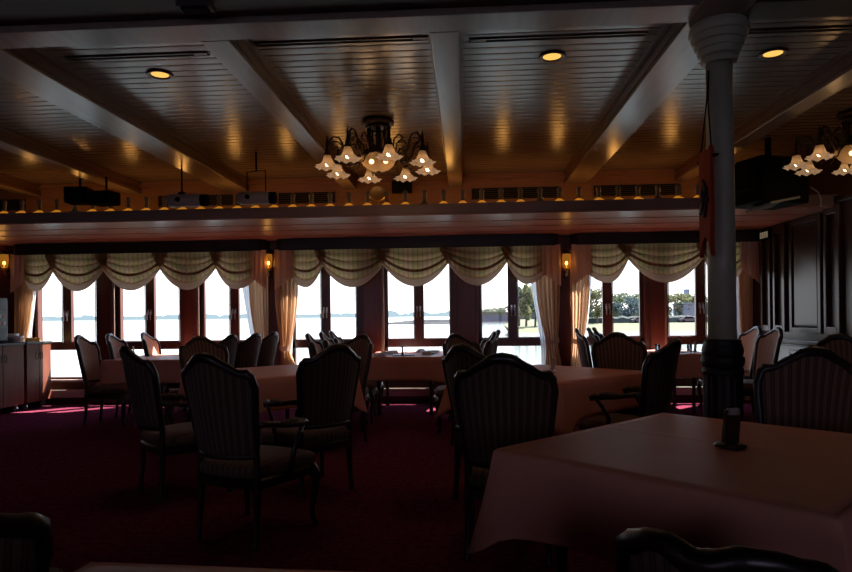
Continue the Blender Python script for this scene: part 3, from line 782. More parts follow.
# sconces
def sconce(label,px):
    p=PY(px,263,YW-.04)
    t=thing('wall_lamp',label,'wall lamp',(p.x,YW-.031,p.z),0,'amber glass wall lamps')
    m=MB(); m.box(-.03,.03,-.015,0,-.22,.20); m.lathe([(.03,0),(.035,-.01),(.0301,-.02)],(0,-.01,-.08),14,'Y'); m.build('back_plate',M['bronze'],t,bevel=.004)
    m=MB(); m.tube([(0,-.01,-.16),(0,-.07,-.19),(0,-.11,-.16),(0,-.11,-.10)],.009,7); m.lathe([(.012,-.13),(.035,-.11),(.045,-.085),(.025,-.08),(.012,-.04)],(0,-.11,0),14); m.ball((0,-.11,-.155),.018); m.build('arm',M['brass'],t,smooth=True)
    m=MB(); m.lathe_open([(.052,.12),(.058,.06),(.055,0),(.044,-.06),(.036,-.085)],(0,-.11,0),20,rmod=lambda a,tt:1+.03*math.cos(10*a)); m.build('glass_shade',M['sconceglass'],t,smooth=True)
    m=MB(); m.ball((0,-.11,-.01),.020,10,8,(1,1,1.4)); m.build('bulb',M['bulb3'],t,smooth=True)
    m=MB(); m.lathe([(.06,.12),(.062,.128),(.05,.14),(.02,.17),(.003,.20)],(0,-.11,0),14); m.build('lid',M['bronze'],t,smooth=True)
    plight('sconce_glow',(p.x,YW-.20,p.z-.01),.5,(1,.5,.12),.03)
M['bulb3']=emis('sconce_bulb',(1.0,.75,.35),10)
sconce('amber glass wall lamp at the far left picture edge',9)
sconce('amber glass wall lamp between the left and centre windows',270.5)
sconce('amber glass wall lamp between the centre and right windows',565.3)

# ------------------------------------------------------------------ chairs
def interp(tab,x):
    for (a,p),(b,q) in zip(tab,tab[1:]):
        if x<=b:
            t=(x-a)/(b-a) if b>a else 0; t=t*t*(3-2*t)*.5+t*.5
            return p+(q-p)*t
    return tab[-1][1]
CREST=[(0,1.05),(.18,1.043),(.45,1.005),(.72,.962),(.88,.958),(.96,.935),(1,.88)]
LOWCREST=[(-1,.63),(-.93,.70),(-.80,.715),(-.62,.737),(-.45,.74),(-.18,.712),(0,.715),(.25,.737),(.5,.735),(.78,.715),(.93,.70),(1,.63)]
def make_chair(name,arms=True,low=False,pad='padfab'):
    t=thing(name,'x','chair',(0,0,0),0,'carved dining chairs with striped upholstery')
    zb=.50
    def ztop(s): return interp(LOWCREST,s) if low else interp(CREST,abs(s))
    def B(s,z,off=0):
        q=(z-.5)/.5
        w=.205+.05*min(1,max(0,q))
        y=-.20-.095*(1-s*s)-.17*(z-.45)
        # normal roughly along y, tilted with the barrel curve
        nx=-.75*s*.5
        return (w*s+nx*off, y+off, z+.12*off)
    # seat
    def outline(inset,n=9):
        pts=[]
        hf,hb,yf,yb=.275-inset,.215-inset,.245-inset,-.235+inset
        for i in range(n): 
            s=-1+2*i/(n-1); pts.append((hb*s,yb-.02*(1-s*s)))
        for i in range(1,4): 
            q=i/4; pts.append((hb+(hf-hb)*math.sin(q*PI/2),yb+(yf-yb)*q))
        for i in range(n):
            s=1-2*i/(n-1); pts.append((hf*s*(1-.03*abs(s)**6),yf+.035*math.cos(s*PI/2)**.8 if abs(s)<1 else yf))
        for i in range(1,4):
            q=1-i/4; pts.append((-(hb+(hf-hb)*math.sin(q*PI/2)),yb+(yf-yb)*q))
        return pts
    def rings(spec):
        m=MB(); n=None; v=[];uv=[]
        for z,ins in spec:
            o=outline(ins); n=len(o)
            for x,y in o: v.append((x,y,z)); uv.append((x+.5,y))
        f=[]
        for k in range(len(spec)-1):
            for i in range(n): f.append((k*n+i,k*n+(i+1)%n,(k+1)*n+(i+1)%n,(k+1)*n+i))
        f.append(tuple(reversed(range(n)))); f.append(tuple(range((len(spec)-1)*n,len(spec)*n)))
        return m.add(v,f,uv)
    rings([(.375,.016),(.40,.003),(.43,.003),(.450,.022),(.460,.06),(.465,.12)]).build('seat',M['seatfab'],t,smooth=True)
    rm=rings([(.315,.012),(.322,.002),(.365,0),(.378,.010)])
    rm.ball((0,.285,.325),.03,8,6,(1.6,.5,1)); rm.build('seat_rail',M['darkwood'],t,auto=35)
    # back frame
    ss=[-1+2*i/28 for i in range(29)]
    top=[(s,ztop(s)) for s in ss]
    zs=.63 if low else .88
    pts=[];rad=[]
    for q in range(6):
        z=zb+(zs-.0-zb)*q/6; pts.append(B(-.97-.03*q/6,z)); rad.append(.021)
    for s,z in top:
        pts.append(B(s,z)); rad.append((.027 if low else .021)+.009*math.exp(-(s/.35)**2)+.005*math.exp(-((abs(s)-.85)/.12)**2))
    for q in range(6):
        z=zs+(zb-zs)*(q+1)/6; pts.append(B(.97+.03*(1-(q+1)/6),z)); rad.append(.021)
    for q in range(1,8):
        s=.97-1.94*q/8; pts.append(B(s,zb+.005*math.cos(s*PI/2))); rad.append(.019)
    m=MB(); m.tube(pts,rad,8,closed=True)
    # carved shell and ears on the crest
    c=B(0,ztop(0)+.004)
    if not low:
        for k in range(-3,4): m.ball((c[0]+.022*k,c[1]+.004*abs(k),c[2]+.004-.004*abs(k)),.017,6,5,(.8,1,1.1))
        for s in (-.86,.86):
            e_=B(s,ztop(s)+.004); m.ball(e_,.024,8,6,(1.1,.9,1)); 
            e_=B(s*.75,ztop(s*.75)+.004); m.ball(e_,.017,6,5,(1.8,.9,.8))
    else:
        for s in (-.5,.42):
            e_=B(s,ztop(s)+.006); m.ball(e_,.02,8,6,(2,.9,.8))
    m.build('back_frame',M['darkwood'],t,smooth=True)
    m=MB()
    def fr(u,v,front):
        s=(-.93+1.86*u); zt=ztop(s)-.012; z=(zb+.005)+(zt-zb-.005)*v
        bul=math.sin(PI*min(max(u,0),1))**.5*math.sin(PI*min(max(v,0),1))**.5
        return B(s,z,(.012+.022*bul) if front else (-.010-.008*bul))
    m.grid(lambda u,v:fr(u,v,True),16,12,lambda u,v:(u*.46,v)); m.build('back_pad',M[pad],t,smooth=True); m=MB(); m.grid(lambda u,v:fr(1-u,v,False),16,12,lambda u,v:(u*.46,v))
    m.build('back_panel',M['chairfab'],t,smooth=True)
    # legs
    for s in (-1,1):
        p0=B(.97*s,zb+.03); p1=B(.97*s,zb)
        m=MB(); m.tube([p0,p1,(.20*s,-.215,.40),(.20*s,-.215,.32),(.202*s,-.218,.22),(.205*s,-.226,.10),(.207*s,-.238,.012),(.207*s,-.24,0)],[.019,.020,.022,.023,.019,.016,.017,.018],8); m.build('leg',M['darkwood'],t,smooth=True)
        m=MB(); m.tube([(.245*s,.215,.375),(.255*s,.228,.335),(.268*s,.244,.29),(.264*s,.240,.22),(.252*s,.226,.13),(.250*s,.224,.06),(.258*s,.236,.025),(.262*s,.242,0)],[.030,.035,.031,.024,.018,.015,.018,.021],8); m.build('leg',M['darkwood'],t,smooth=True)
    if arms:
        for s in (-1,1):
            a=B(.98*s,.68)
            m=MB(); m.tube([a,(a[0]+.02*s,a[1]+.06,.675),(.285*s,-.06,.655),(.295*s,.04,.645),(.285*s,.10,.652),(.280*s,.125,.64),(.283*s,.12,.615)],[.020,.018,.017,.018,.022,.022,.014],8)
            m.tube([(.286*s,.09,.64),(.298*s,.03,.58),(.300*s,-.02,.50),(.275*s,.00,.42),(.262*s,.01,.36)],[.017,.015,.016,.018,.018],8)
            ar=m.build('arm',M['darkwood'],t,smooth=True)
            if not low:
                m=MB(); m.ball((.285*s,-.03,.672),.024,8,6,(.9,4,.75)); m.build('arm_pad',M['seatfab'],ar,smooth=True)
    return t
ARM=make_chair('armchair',True); SIDE=make_chair('dining_chair',False); LOW=make_chair('low_armchair',False,True,'shadedpad'); SHADED=make_chair('dining_chair',False,False,'shadedpad')
used={}
def chair(proto,xc,d,fx,fy,label,group):
    fx,fy=Vector((fx,fy)).normalized()
    X,Y=W(xc+.30*fx,d+.30*fy); dx,dy=fx*CT-fy*ST, fx*ST+fy*CT; rz=math.atan2(-dx,dy)
    if proto.name not in used: used[proto.name]=1; o=proto; o.location=(X,Y,0); o.rotation_euler=(0,0,rz); o['label']=label
    else: o=dup(proto,(X,Y,0),rz,label)
    o['group']=group
G1_='chairs around the square mid-room tables'; G2_='chairs along the left window table'; G3_='chairs along the centre window table'; G4_='chairs along the right window table'; G5_='chairs around the near tables'
chair(ARM,-1.15,3.50,.42,.90,'large dark armchair seen from behind in the left foreground, striped back and seat',G5_)
chair(ARM,-2.02,4.50,.75,.66,'dark armchair left of the foreground armchair, turned side-on with seat to the right',G1_)
chair(SHADED,-2.30,6.60,.67,-.74,'dark chair whose crest peeks above the large foreground armchair at left',G1_)
chair(ARM,-.665,4.47,-.67,.74,'dark armchair with striped back left of the aisle, turned toward the left mid table',G1_)
chair(SHADED,-.73,6.62,-.67,-.74,'dark chair showing behind the right shoulder of the aisle-side left armchair',G1_)
chair(SHADED,.35,6.40,.66,-.75,'dark chair farthest of three overlapping crests right of the aisle',G1_)
chair(SIDE,.29,4.20,.70,.71,'dark chair in the middle of three overlapping crests right of the aisle',G1_)
chair(SIDE,.385,3.18,.22,.97,'large dark chair with striped back nearest right of the aisle, behind near table',G5_)
chair(ARM,1.72,4.66,-.74,.67,'dark armchair left of the column, its arm reaching left toward the mid table',G1_)
chair(SHADED,1.86,6.20,-.12,-.99,'dark striped chair behind the right mid table under the right-hand windows',G1_)
chair(SHADED,1.93,3.22,-.72,-.69,'broad dark chair right of the column pedestal behind the near table',G5_)
chair(SHADED,3.28,5.05,-.3,-.95,'dark chair crest cut by the right picture edge before the panelled wall',G1_)
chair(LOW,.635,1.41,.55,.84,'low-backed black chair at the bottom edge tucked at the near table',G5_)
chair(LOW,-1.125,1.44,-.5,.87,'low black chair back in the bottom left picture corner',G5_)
CL=[o for o in COL.objects if o.get('label','').startswith('low black chair')][0]; CL.scale=(1,1,1.07)
for (x,d),l in zip(((-4.13,7.78),(-4.05,8.38),(-3.86,8.96)),('beige-backed chair at the near left corner of the left window table, fully visible','beige-backed chair second from left behind the left window table','beige-backed chair third from left behind the left window table, sunlit edge')):
    chair(SIDE,x,d,1,.05,l,G2_)
for (x,d),l in zip(((-2.28,7.25),(-2.14,7.75),(-2.08,8.4)),('chair at the right side of the left window table, leftmost crest above the dark chairs','chair at the right side of the left window table, between two others before the curtain','chair before the dark pier between curtains, its edge sunlit')):
    chair(SIDE,x,d,-.96,.28,l,G2_)
for (x,d),l in zip(((-1.24,7.22),(-1.19,7.84),(-1.16,8.46)),('nearest of three pale chairs left of the centre window table','middle of three pale chairs left of the centre window table','farthest of three pale chairs left of the centre window table')):
    chair(SIDE,x,d,1,.0,l,G3_)
for (x,d),l in zip(((.66,7.12),(.80,7.95)),('near chair at the right side of the centre window table','far chair at the right side of the centre window table')):
    chair(SIDE,x,d,-1,.0,l,G3_)
for (x,d),l in zip(((2.0,8.1),(2.27,8.55),(2.42,8.85)),('chair left of the right window table, nearest of three before the orange curtain','chair left of the right window table, middle of three overlapping','chair left of the right window table, farthest of three overlapping')):
    chair(SIDE,x,d,.93,-.2,l,G4_)
for (x,d),l in zip(((3.97,7.4),(4.12,8.15)),('pale-fronted chair right of the column pedestal beside the panelled wall','chair just showing behind the column at the right window table')):
    chair(SIDE,x,d,-1,.02,l,G4_)

# ------------------------------------------------------------------ tables
def table(name,label,cx,cy,lx,ly,rz,cloth_label,group,drop=.285,crease=False,corner=.13,legs='pedestal'):
    t=thing(name,label,'table',(cx,cy,0),rz,group)
    m=MB(); m.box(-lx/2,lx/2,-ly/2,ly/2,.715,.742); m.build('tabletop',M['darkwood'],t,bevel=.004)
    for sx_ in (-1,1):
        for sy_ in (-1,1):
            ax,ay=sx_*(lx/2-.16),sy_*(ly/2-.16)
            m=MB(); m.lathe([(.028,0),(.024,.03),(.020,.2),(.026,.45),(.034,.55),(.03,.60),(.034,.714)],(ax,ay,0),10); m.build('leg',M['darkwood'],t,smooth=True)
    m=MB(); a=.14
    m.box(-lx/2+a,lx/2-a,-ly/2+a-.015,-ly/2+a+.015,.63,.715); m.box(-lx/2+a,lx/2-a,ly/2-a-.015,ly/2-a+.015,.63,.715)
    m.box(-lx/2+a-.015,-lx/2+a+.015,-ly/2+a,ly/2-a,.63,.715); m.box(lx/2-a-.015,lx/2-a+.015,-ly/2+a,ly/2-a,.63,.715); m.build('apron',M['darkwood'],t)
    # cloth: top grid + skirt with hanging corner points
    hx,hy=lx/2+.006,ly/2+.006; zt=.7475
    NX,NY=26,26
    def topf(u,v):
        x=-hx+2*hx*u; y=-hy+2*hy*v; z=zt
        if crease:
            z+=.0019*math.exp(-((x-.07)/.022)**2)*(1 if y>-.1 else max(0,1-(-.1-y)/.12))
        z+=.0012*noise.noise(Vector((x*4,y*4,cx)))
        return (x,y,z)
    m=MB()
    us=sorted(set([i/NX for i in range(NX+1)]+([.52+.004*q_ for q_ in range(20)] if crease else [])))
    v=[];f=[]
    for j in range(NY+1):
        for u in us: v.append(topf(u,j/NY))
    k=len(us)
    for j in range(NY):
        for i in range(k-1): f.append((j*k+i,j*k+i+1,(j+1)*k+i+1,(j+1)*k+i))
    m.add(v,f)
    per=[]
    n=22
    for i in range(n): per.append((-hx+2*hx*i/n,-hy,0,-1,i/n))
    per.append((hx,-hy,.7,-.7,0))
    for i in range(n): per.append((hx,-hy+2*hy*i/n,1,0,i/n))
    per.append((hx,hy,.7,.7,0))
    for i in range(n): per.append((hx-2*hx*i/n,hy,0,1,i/n))
    per.append((-hx,hy,-.7,.7,0))
    for i in range(n): per.append((-hx,hy-2*hy*i/n,-1,0,i/n))
    per.append((-hx,-hy,-.7,-.7,0))
    # move the diagonal corner entries to correct order
    N=len(per); v=[];f=[]; R=9
    for r in range(R+1):
        q=r/R
        for i,(x,y,nx,ny,tt) in enumerate(per):
            dx=min(hx-abs(x),hy-abs(y)) ; L=max(hx-abs(x),hy-abs(y))
            cr=math.exp(-(L/.17)**2)          # close to a corner
            dr=drop*q*(1+.10*cr+(.30*math.exp(-(L/.085)**2) if corner>.08 else 0))
            outw=.012*min(1,q*6)+ q*(.012+.010*math.sin(i*.9+cx*5)*(1-cr)+.010*noise.noise(Vector((x*3,y*3,q))))
            ox,oy=nx*outw,ny*outw
            # corner cone: pull out along the diagonal
            sxg=1 if x>0 else -1; syg=1 if y>0 else -1
            ox+=sxg*corner*.62*cr*q**1.1; oy+=syg*corner*.62*cr*q**1.1
            z=zt-dr if r>0 else zt
            if 0<r<=1: z=zt-.012
            v.append((x+ox,y+oy,z))
    for r in range(R):
        for i in range(N):
            j=(i+1)%N; f.append((r*N+i,r*N+j,(r+1)*N+j,(r+1)*N+i))
    m.add(v,f)
    c=m.build('tablecloth',M['cloth'],None,auto=50); c.location=(cx,cy,0); c.rotation_euler=(0,0,rz)
    tag(c,cloth_label,'tablecloth',group='pale pink tablecloths')
    so_=c.modifiers.new('sub','SOLIDIFY'); so_.thickness=.002
    return t
R45=math.radians(45)
def tb(xc,d): return W(xc,d)
GT='square tables set cornerwise'; GW='window tables'
x,y=tb(1.114,2.439); table('dining_table','square table set cornerwise in the right foreground',x,y,1.24,1.12,math.radians(45),'pale pink cloth with a fold crease on the large near right table',GT,crease=True,corner=.11)
x,y=tb(1.084,5.65); table('dining_table','square table set cornerwise left of the column',x,y,1.24,1.20,R45,'pale pink cloth on the mid-room table left of the column',GT)
x,y=tb(-1.50,6.10); table('dining_table','square table set cornerwise left of the aisle in mid-room',x,y,1.17,1.17,R45,'pale pink cloth on the mid-room table left of the aisle',GT,corner=.09)
table('dining_table','long table end-on to the centre window',-.77,8.52,.98,1.16,0,'pale pink cloth on the set table at the centre window',GW,corner=.04)
table('dining_table','long table end-on to the left windows',-3.86,8.40,1.33,1.30,0,'pale pink cloth on the table at the left windows',GW,corner=.10)
table('dining_table','long table end-on to the right windows',2.47,8.58,1.08,1.06,0,'pale pink cloth on the set table at the right windows',GW,corner=.04)
x,y=tb(-.30,.80); table('dining_table','table just showing at the bottom left picture edge',x,y,.94,.98,TH-.12,'cloth of the table showing as a thin strip at the bottom left edge',GT,corner=.05)
ZT=.752
# card holders etc.
def holder(label,px,py,h,w,mat,rz,top=False):
    p=PZ(px,py,ZT)
    t=thing('menu_stand',label,'menu stand',(p.x,p.y,ZT),rz,'small menu stands')
    m=MB(); m.lathe([(.001,0),(w*.95,0),(w*1.0,.006),(w*.7,.014),(w*.3,.018),(.001,.018)],n=20); m.build('base',mat,t,smooth=True)
    m=MB(); m.add([(-w*.5,-.012,.012),(w*.5,-.012,.012),(w*.5,.012,.012),(-w*.5,.012,.012),(-w*.5,-.03,h),(w*.5,-.03,h),(w*.5,-.012,h),(-w*.5,-.012,h)],[(0,3,2,1),(4,5,6,7),(0,1,5,4),(1,2,6,5),(2,3,7,6),(3,0,4,7)]); b=m.build('upright',mat,t,bevel=.003)
    m=MB(); m.box(-w*.36,w*.36,-.034,-.03+.012,h-.02,h+.004) if top else m.box(-w*.3,w*.3,-.026,-.022,h*.3,h*.8); m.build('card',M['chrome'],b)
holder('dark metal menu stand on the near right table',730,446,.142,.06,M['bronze'],.12,True)
holder('small chrome menu stand on the mid-room table left of the column',552,372,.125,.035,M['chrome'],.8)
holder('small dark menu stand at the front of the centre window table',402.5,355.5,.125,.025,M['bronze'],.1)
holder('small dark menu stand at the front of the right window table',695,352,.13,.028,M['bronze'],.1)
holder('small chrome menu stand on the left window table',134,353,.10,.022,M['chrome'],.1)
# place settings on window tables
def setting(lx,ly,rz,desc,kind):
    if kind=='plate':
        t=thing('plate','white china plate '+desc,'plate',(lx,ly,ZT),rz,'china plates on the window tables')
        m=MB(); m.lathe([(.001,.004),(.06,.004),(.068,.008),(.105,.018),(.108,.016),(.07,.002),(.05,0),(.001,0)],n=24); m.build('dish',M['porcelain'],t,smooth=True)
        m=MB(); m.lathe([(.098,.0178),(.104,.0195),(.106,.0182)],n=24); m.build('rim_band',M['bronze'],t,smooth=True)
    elif kind=='napkin':
        t=thing('napkin','folded white napkin '+desc,'napkin',(lx,ly,ZT),rz,'folded napkins on the window tables')
        m=MB(); m.add([(-.07,-.05,0),(.07,-.05,0),(.07,.05,0),(-.07,.05,0),(-.05,0,.045),(.05,0,.045)],[(0,3,2,1),(0,1,5,4),(2,3,4,5),(1,2,5),(3,0,4)]); m.build('fold',M['paperwhite'],t,bevel=.004)
        m=MB(); m.box(-.075,.075,-.055,.055,0,.004); m.build('under_fold',M['paperwhite'],t)
    elif kind=='menu':
        t=thing('menu_card','flat dark menu card '+desc,'menu',(lx,ly,ZT),rz,'menu cards on the window tables')
        m=MB(); m.box(-.14,.14,-.10,.10,0,.006); m.build('cover',M['bronze'],t,bevel=.001)
        m=MB(); m.box(-.125,.125,-.085,.085,.006,.008); m.build('sheet',M['paperwhite'],t)
    elif kind=='glass':
        t=thing('water_glass','clear water glass '+desc,'glass',(lx,ly,ZT),rz,'glasses on the window tables')
        m=MB(); m.lathe([(.001,0),(.027,0),(.034,.11),(.032,.11),(.026,.006),(.001,.006)],n=16); m.build('tumbler',M['tumbler'],t,smooth=True)
t_=NT('tumbler_glass'); gb=t_.n('ShaderNodeBsdfGlass'); gb.inputs['IOR'].default_value=1.45; gb.inputs[0].default_value=(.92,.95,.96,1); M['tumbler']=t_.done(gb)
for q in [(-1.08,8.12,.2,'at the near left of the centre window table','plate'),(-1.06,8.45,.1,'at the middle left of the centre window table','plate'),(-1.07,8.80,.0,'at the far left of the centre window table','plate'),
          (-.46,8.55,.1,'at the middle right of the centre window table','plate'),(-.45,8.92,.1,'at the far right of the centre window table','plate'),
          (-.80,8.20,.15,'at the front middle of the centre window table','menu'),(-.98,8.62,.5,'left of centre on the centre window table','napkin'),(-.62,8.95,.9,'at the far right of the centre window table','napkin'),(-.90,8.97,.4,'at the far middle of the centre window table','napkin'),
          (-.50,8.26,.2,'at the near right of the centre window table','napkin'),
          (2.42,8.24,0,'left of the stand on the right window table','glass'),(2.80,8.2,0,'near the column on the right window table','glass'),(2.62,8.28,.3,'at the front of the right window table','menu'),(2.25,8.5,.2,'at the left of the right window table','plate'),(2.70,8.62,.4,'at the middle of the right window table','napkin'),
          (-3.55,8.25,.2,'at the front of the left window table','menu')]:
    setting(*q)

# ------------------------------------------------------------------ buffet cabinets
XCB=-6.15
def cabinet(label,y0,y1,h):
    t=thing('cabinet',label,'cabinet',(XCB,(y0+y1)/2,0),0,'wooden buffet cabinets')
    L=(y1-y0)/2; D=.58
    m=MB(); m.box(-D,-.02,-L,L,.09,h-.03); m.build('carcass',M['cab_dark'],t,bevel=.004)
    m=MB(); m.box(-D-.01,.012,-L-.004,L+.004,h-.03,h); m.build('top',M['cab_top'],t,bevel=.004)
    for s in (-1,1):
        a,b=(-L+.01,-.004) if s<0 else (.004,L-.01)
        m=MB(); m.box(-.02,0,a,b,.10,h-.035); d=m.build('door',M['cab_dark'],t,bevel=.003)
        hy=-.05 if s<0 else .05
        m=MB(); m.box(0,.004,hy-.018,hy+.018,h-.26,h-.15); m.tube([(.004,hy,h-.25),(.02,hy,h-.24),(.02,hy,h-.17),(.004,hy,h-.16)],.005,6); m.build('handle',M['bronze'],d)
    for sx_ in (-D+.08,-.08):
        for sy_ in (-L+.08,L-.08):
            m=MB(); m.lathe([(.001,-.015),(.035,-.015),(.038,0),(.035,.015),(.001,.015)],(sx_,sy_,.038),12,'Y'); m.box(sx_-.02,sx_+.02,sy_-.02,sy_+.02,.07,.092); m.build('caster',M['chrome'],t)
    return t
cabinet('dark wooden buffet cabinet on casters at the left picture edge',7.75,8.58,.95)
cabinet('wooden two-door buffet cabinet on casters by the left window, right door sunlit',8.62,9.165,.95)
# drinks dispenser on the first cabinet
p=PX(6,300,XCB-.2)
t=thing('drinks_dispenser','blue-grey drinks dispenser with red and white buttons on the left buffet cabinet','dispenser',(XCB-.30,8.24,.951))
m=MB(); m.box(-.2,.2,-.16,.16,0,.62); m.build('housing',M['bluegrey'],t,bevel=.012)
m=MB(); m.box(.2,.212,-.14,.14,.20,.44); m.box(-.18,.18,-.172,-.16,.20,.44); m.build('front_panel',M['dispanel'],t,bevel=.003)
for r in range(2):
    for c in range(3):
        m=MB(); m.box(.212,.216,-.11+c*.08,-.06+c*.08,.25+r*.09,.30+r*.09); m.build('button',M['label_red'] if (r+c)%2 else M['label_white'],t)
        m=MB(); m.box(-.12+c*.10,-.06+c*.10,-.177,-.172,.25+r*.09,.30+r*.09); m.build('button',M['label_red'] if (r+c)%2==0 else M['label_white'],t)
m=MB(); m.box(.2,.30,-.12,.12,.02,.04); m.build('drip_tray',M['black'],t,bevel=.003)
def bowl(label,x,y,z,r,h):
    t=thing('bowl',label,'bowl',(x,y,z),0,'white bowls on the buffet')
    m=MB(); m.lathe([(.001,0),(r*.45,0),(r*.5,.006),(r*.85,h*.5),(r,h),(r*.96,h),(r*.8,h*.5),(r*.4,.012),(.001,.012)],n=24); m.build('body',M['porcelain'],t,smooth=True)
    m=MB(); m.lathe([(r*.5,0),(r*.5,.004),(r*.42,.004)],n=24); m.build('foot_ring',M['porcelain'],t,smooth=True)
bowl('large white bowl on the buffet beside the drinks dispenser',XCB-.16,8.62,.951,.11,.09)
bowl('small white bowl on the buffet near the window curtain',XCB-.35,8.80,.951,.10,.12)
t=thing('folded_card','small yellow folded card standing on the window-side buffet cabinet','card',(XCB-.10,8.90,.951),.4)
m=MB(); m.add([(-.09,-.05,0),(.09,-.05,0),(.09,0,.055),(-.09,0,.055),(-.09,.05,0),(.09,.05,0)],[(0,1,2,3),(3,2,5,4)]); o=m.build('fold',M['yellow'],t)
mm=o.modifiers.new('s','SOLIDIFY'); mm.thickness=.003
m=MB(); m.box(-.10,.10,-.06,.06,0,.004); m.build('tray',M['porcelain'],t)

# ------------------------------------------------------------------ outside
ZWAT=-3.0
m=MB(); m.box(-3500,3500,YW+3,6000,ZWAT-.5,ZWAT); o=m.build('sea',M['water']); tag(o,'pale rippled sea water outside the windows','water',None,'stuff')
# ship side deck strip outside
# far hazy tree line (uncountable)
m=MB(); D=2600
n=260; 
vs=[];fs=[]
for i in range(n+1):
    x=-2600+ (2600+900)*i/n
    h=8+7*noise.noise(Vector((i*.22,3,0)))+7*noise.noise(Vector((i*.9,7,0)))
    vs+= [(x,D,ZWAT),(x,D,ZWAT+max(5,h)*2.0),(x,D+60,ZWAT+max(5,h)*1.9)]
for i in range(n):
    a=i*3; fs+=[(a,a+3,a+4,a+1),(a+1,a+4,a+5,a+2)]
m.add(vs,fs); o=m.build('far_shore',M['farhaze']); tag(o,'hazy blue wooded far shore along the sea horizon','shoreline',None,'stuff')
# breakwater
gx0,_=W((478-426)/640*345,345); X0,_=W((396-426)/640*330,330); X1,_=W(55,330)
m=MB(); yq=330
vs=[];fs=[];n=80
for i in range(n+1):
    q=i/n; x=X0-8+(X1+60-X0)*q; hh=min(1,q*7)*1.9+(2.6 if x>gx0-2 else 0)+.25*noise.noise(Vector((i*.7,0,1)))
    vs+=[(x,yq-3,ZWAT-.2),(x,yq-2.4,ZWAT+.5),(x,yq-1.4,ZWAT+.6),(x,yq,ZWAT+.6+max(.2,hh*.75)),(x,yq+12,ZWAT+.6+max(.2,hh*.75))]
for i in range(n):
    for k in range(4): a=i*5+k; fs.append((a,a+5,a+6,a+1))
m.add(vs,fs); o=m.build('breakwater',M['stone']); tag(o,'long grey stone breakwater across the water in the centre windows','breakwater')
# grass on it to the right
gx0,_=W((478-426)/640*345,345); 
m=MB(); m.box(gx0,X1+10,yq+12.2,yq+40,ZWAT,ZWAT+5.6); o=m.build('grass_bank',M['grass']); tag(o,'low green grassy bank behind the stone breakwater','grass',None,'stuff')
# near right shore
sx0,_=W((516-426)/640*112,112); sx1=140
def shore(px): return None
m=MB(); vs=[];fs=[];n=90
for i in range(n+1):
    q=i/n; x=sx0+(sx1-sx0)*q; j=.5*noise.noise(Vector((i*1.3,0,5)))
    vs+=[(x,108+j*2,ZWAT-.3),(x,109.5+j*2,ZWAT+.45+j*.6),(x,111+j,ZWAT+.75+j*.7),(x,113,ZWAT+1.05+j*.3),(x,114,ZWAT+.9)]
for i in range(n):
    for k in range(4): a=i*5+k; fs.append((a,a+5,a+6,a+1))
m.add(vs,fs); o=m.build('rocky_edge',M['rock']); tag(o,'pale rocky waterline edge below the grass in the right windows','rocks',None,'stuff')
m=MB(); m.add([(sx0,113.5,ZWAT+.9),(sx1,113.5,ZWAT+.9),(sx1,150,ZWAT+1.9),(sx0,150,ZWAT+1.9),(22,260,ZWAT+2.2),(sx1+150,260,ZWAT+2.2),(sx0,113.5,ZWAT-1),(22,260,ZWAT-1)],[(0,1,2,3),(3,2,5,4),(0,3,4,7,6)]); o=m.build('shore_lawn',M['grass']); tag(o,'sunlit green lawn along the shore in the right windows','grass',None,'stuff')
def tree(px,d,ytop,ybase,wpx,mat,label,trunk=.12):
    X,Y=W((px-426)/640*d,d); hz=HY-.012*(px-426); zt=EYE+(hz-ytop)/640*d; zb=EYE+(hz-ybase)/640*d
    H=zt-zb; w=wpx/640*d/2*1.35
    t=thing('shore_tree',label,'tree',(X,Y,zb),0,'trees on the far bank')
    m=MB(); m.tube([(0,0,-.3),(.1,0,H*.25),(-.1,.1,H*.5),(0,0,H*.8)],[.03*H,.024*H,.018*H,.006*H],7)
    for k in range(4):
        a=k*1.7; m.tube([(0,0,H*(.3+.08*k)),(w*.4*math.cos(a),w*.4*math.sin(a),H*(.5+.08*k))],[.012*H,.005*H],5)
    m.build('trunk',M['trunk'],t,smooth=True)
    m=MB(); rnd=random.Random(int(px*10))
    cl=[(rnd.uniform(-.7,.7)*w,rnd.uniform(-.6,.6)*w,H*rnd.uniform(trunk+.12,.88),rnd.uniform(.30,.5)) for _ in range(11)]+[(0,0,H*.82,.42)]
    sz=max(.16,.032*H)
    for (x,y,z,r) in cl:
        for _ in range(75):
            v=Vector((rnd.gauss(0,1),rnd.gauss(0,1),rnd.gauss(0,1))).normalized()*(rnd.random()**.35)
            c=Vector((x+v.x*r*w,y+v.y*r*w,min(H,z+v.z*r*H*.38)))
            a=Vector((rnd.gauss(0,1),rnd.gauss(0,1),rnd.gauss(0,1))).normalized()*sz; b=a.orthogonal().normalized()*sz*.8
            m.add([c-a-b,c+a-b,c+a+b,c-a+b],[(0,1,2,3)])
    m.build('crown',mat,t)
TR=[(519,133,286,325,10,'leaf_g'),(526,131,283,325,11,'leaf_y'),(535,136,286,326,11,'leaf_g'),(545,140,284,326,12,'leaf_y'),(556,142,286,326,12,'leaf_g'),
    (583,150,300,323,16,'leaf_g'),(597,150,287,324,24,'leaf_y'),(617,165,293,322,20,'leaf_g'),(628,160,296,323,18,'leaf_b'),(638,175,294,322,18,'leaf_g'),
    (652,180,295,322,16,'leaf_b'),(675,160,292,322,20,'leaf_y'),(688,190,294,321,16,'leaf_g'),(700,165,293,322,18,'leaf_y'),(712,170,296,322,16,'leaf_g'),(735,160,292,322,22,'leaf_b'),(662,190,299,321,14,'leaf_y')]
TR.sort()
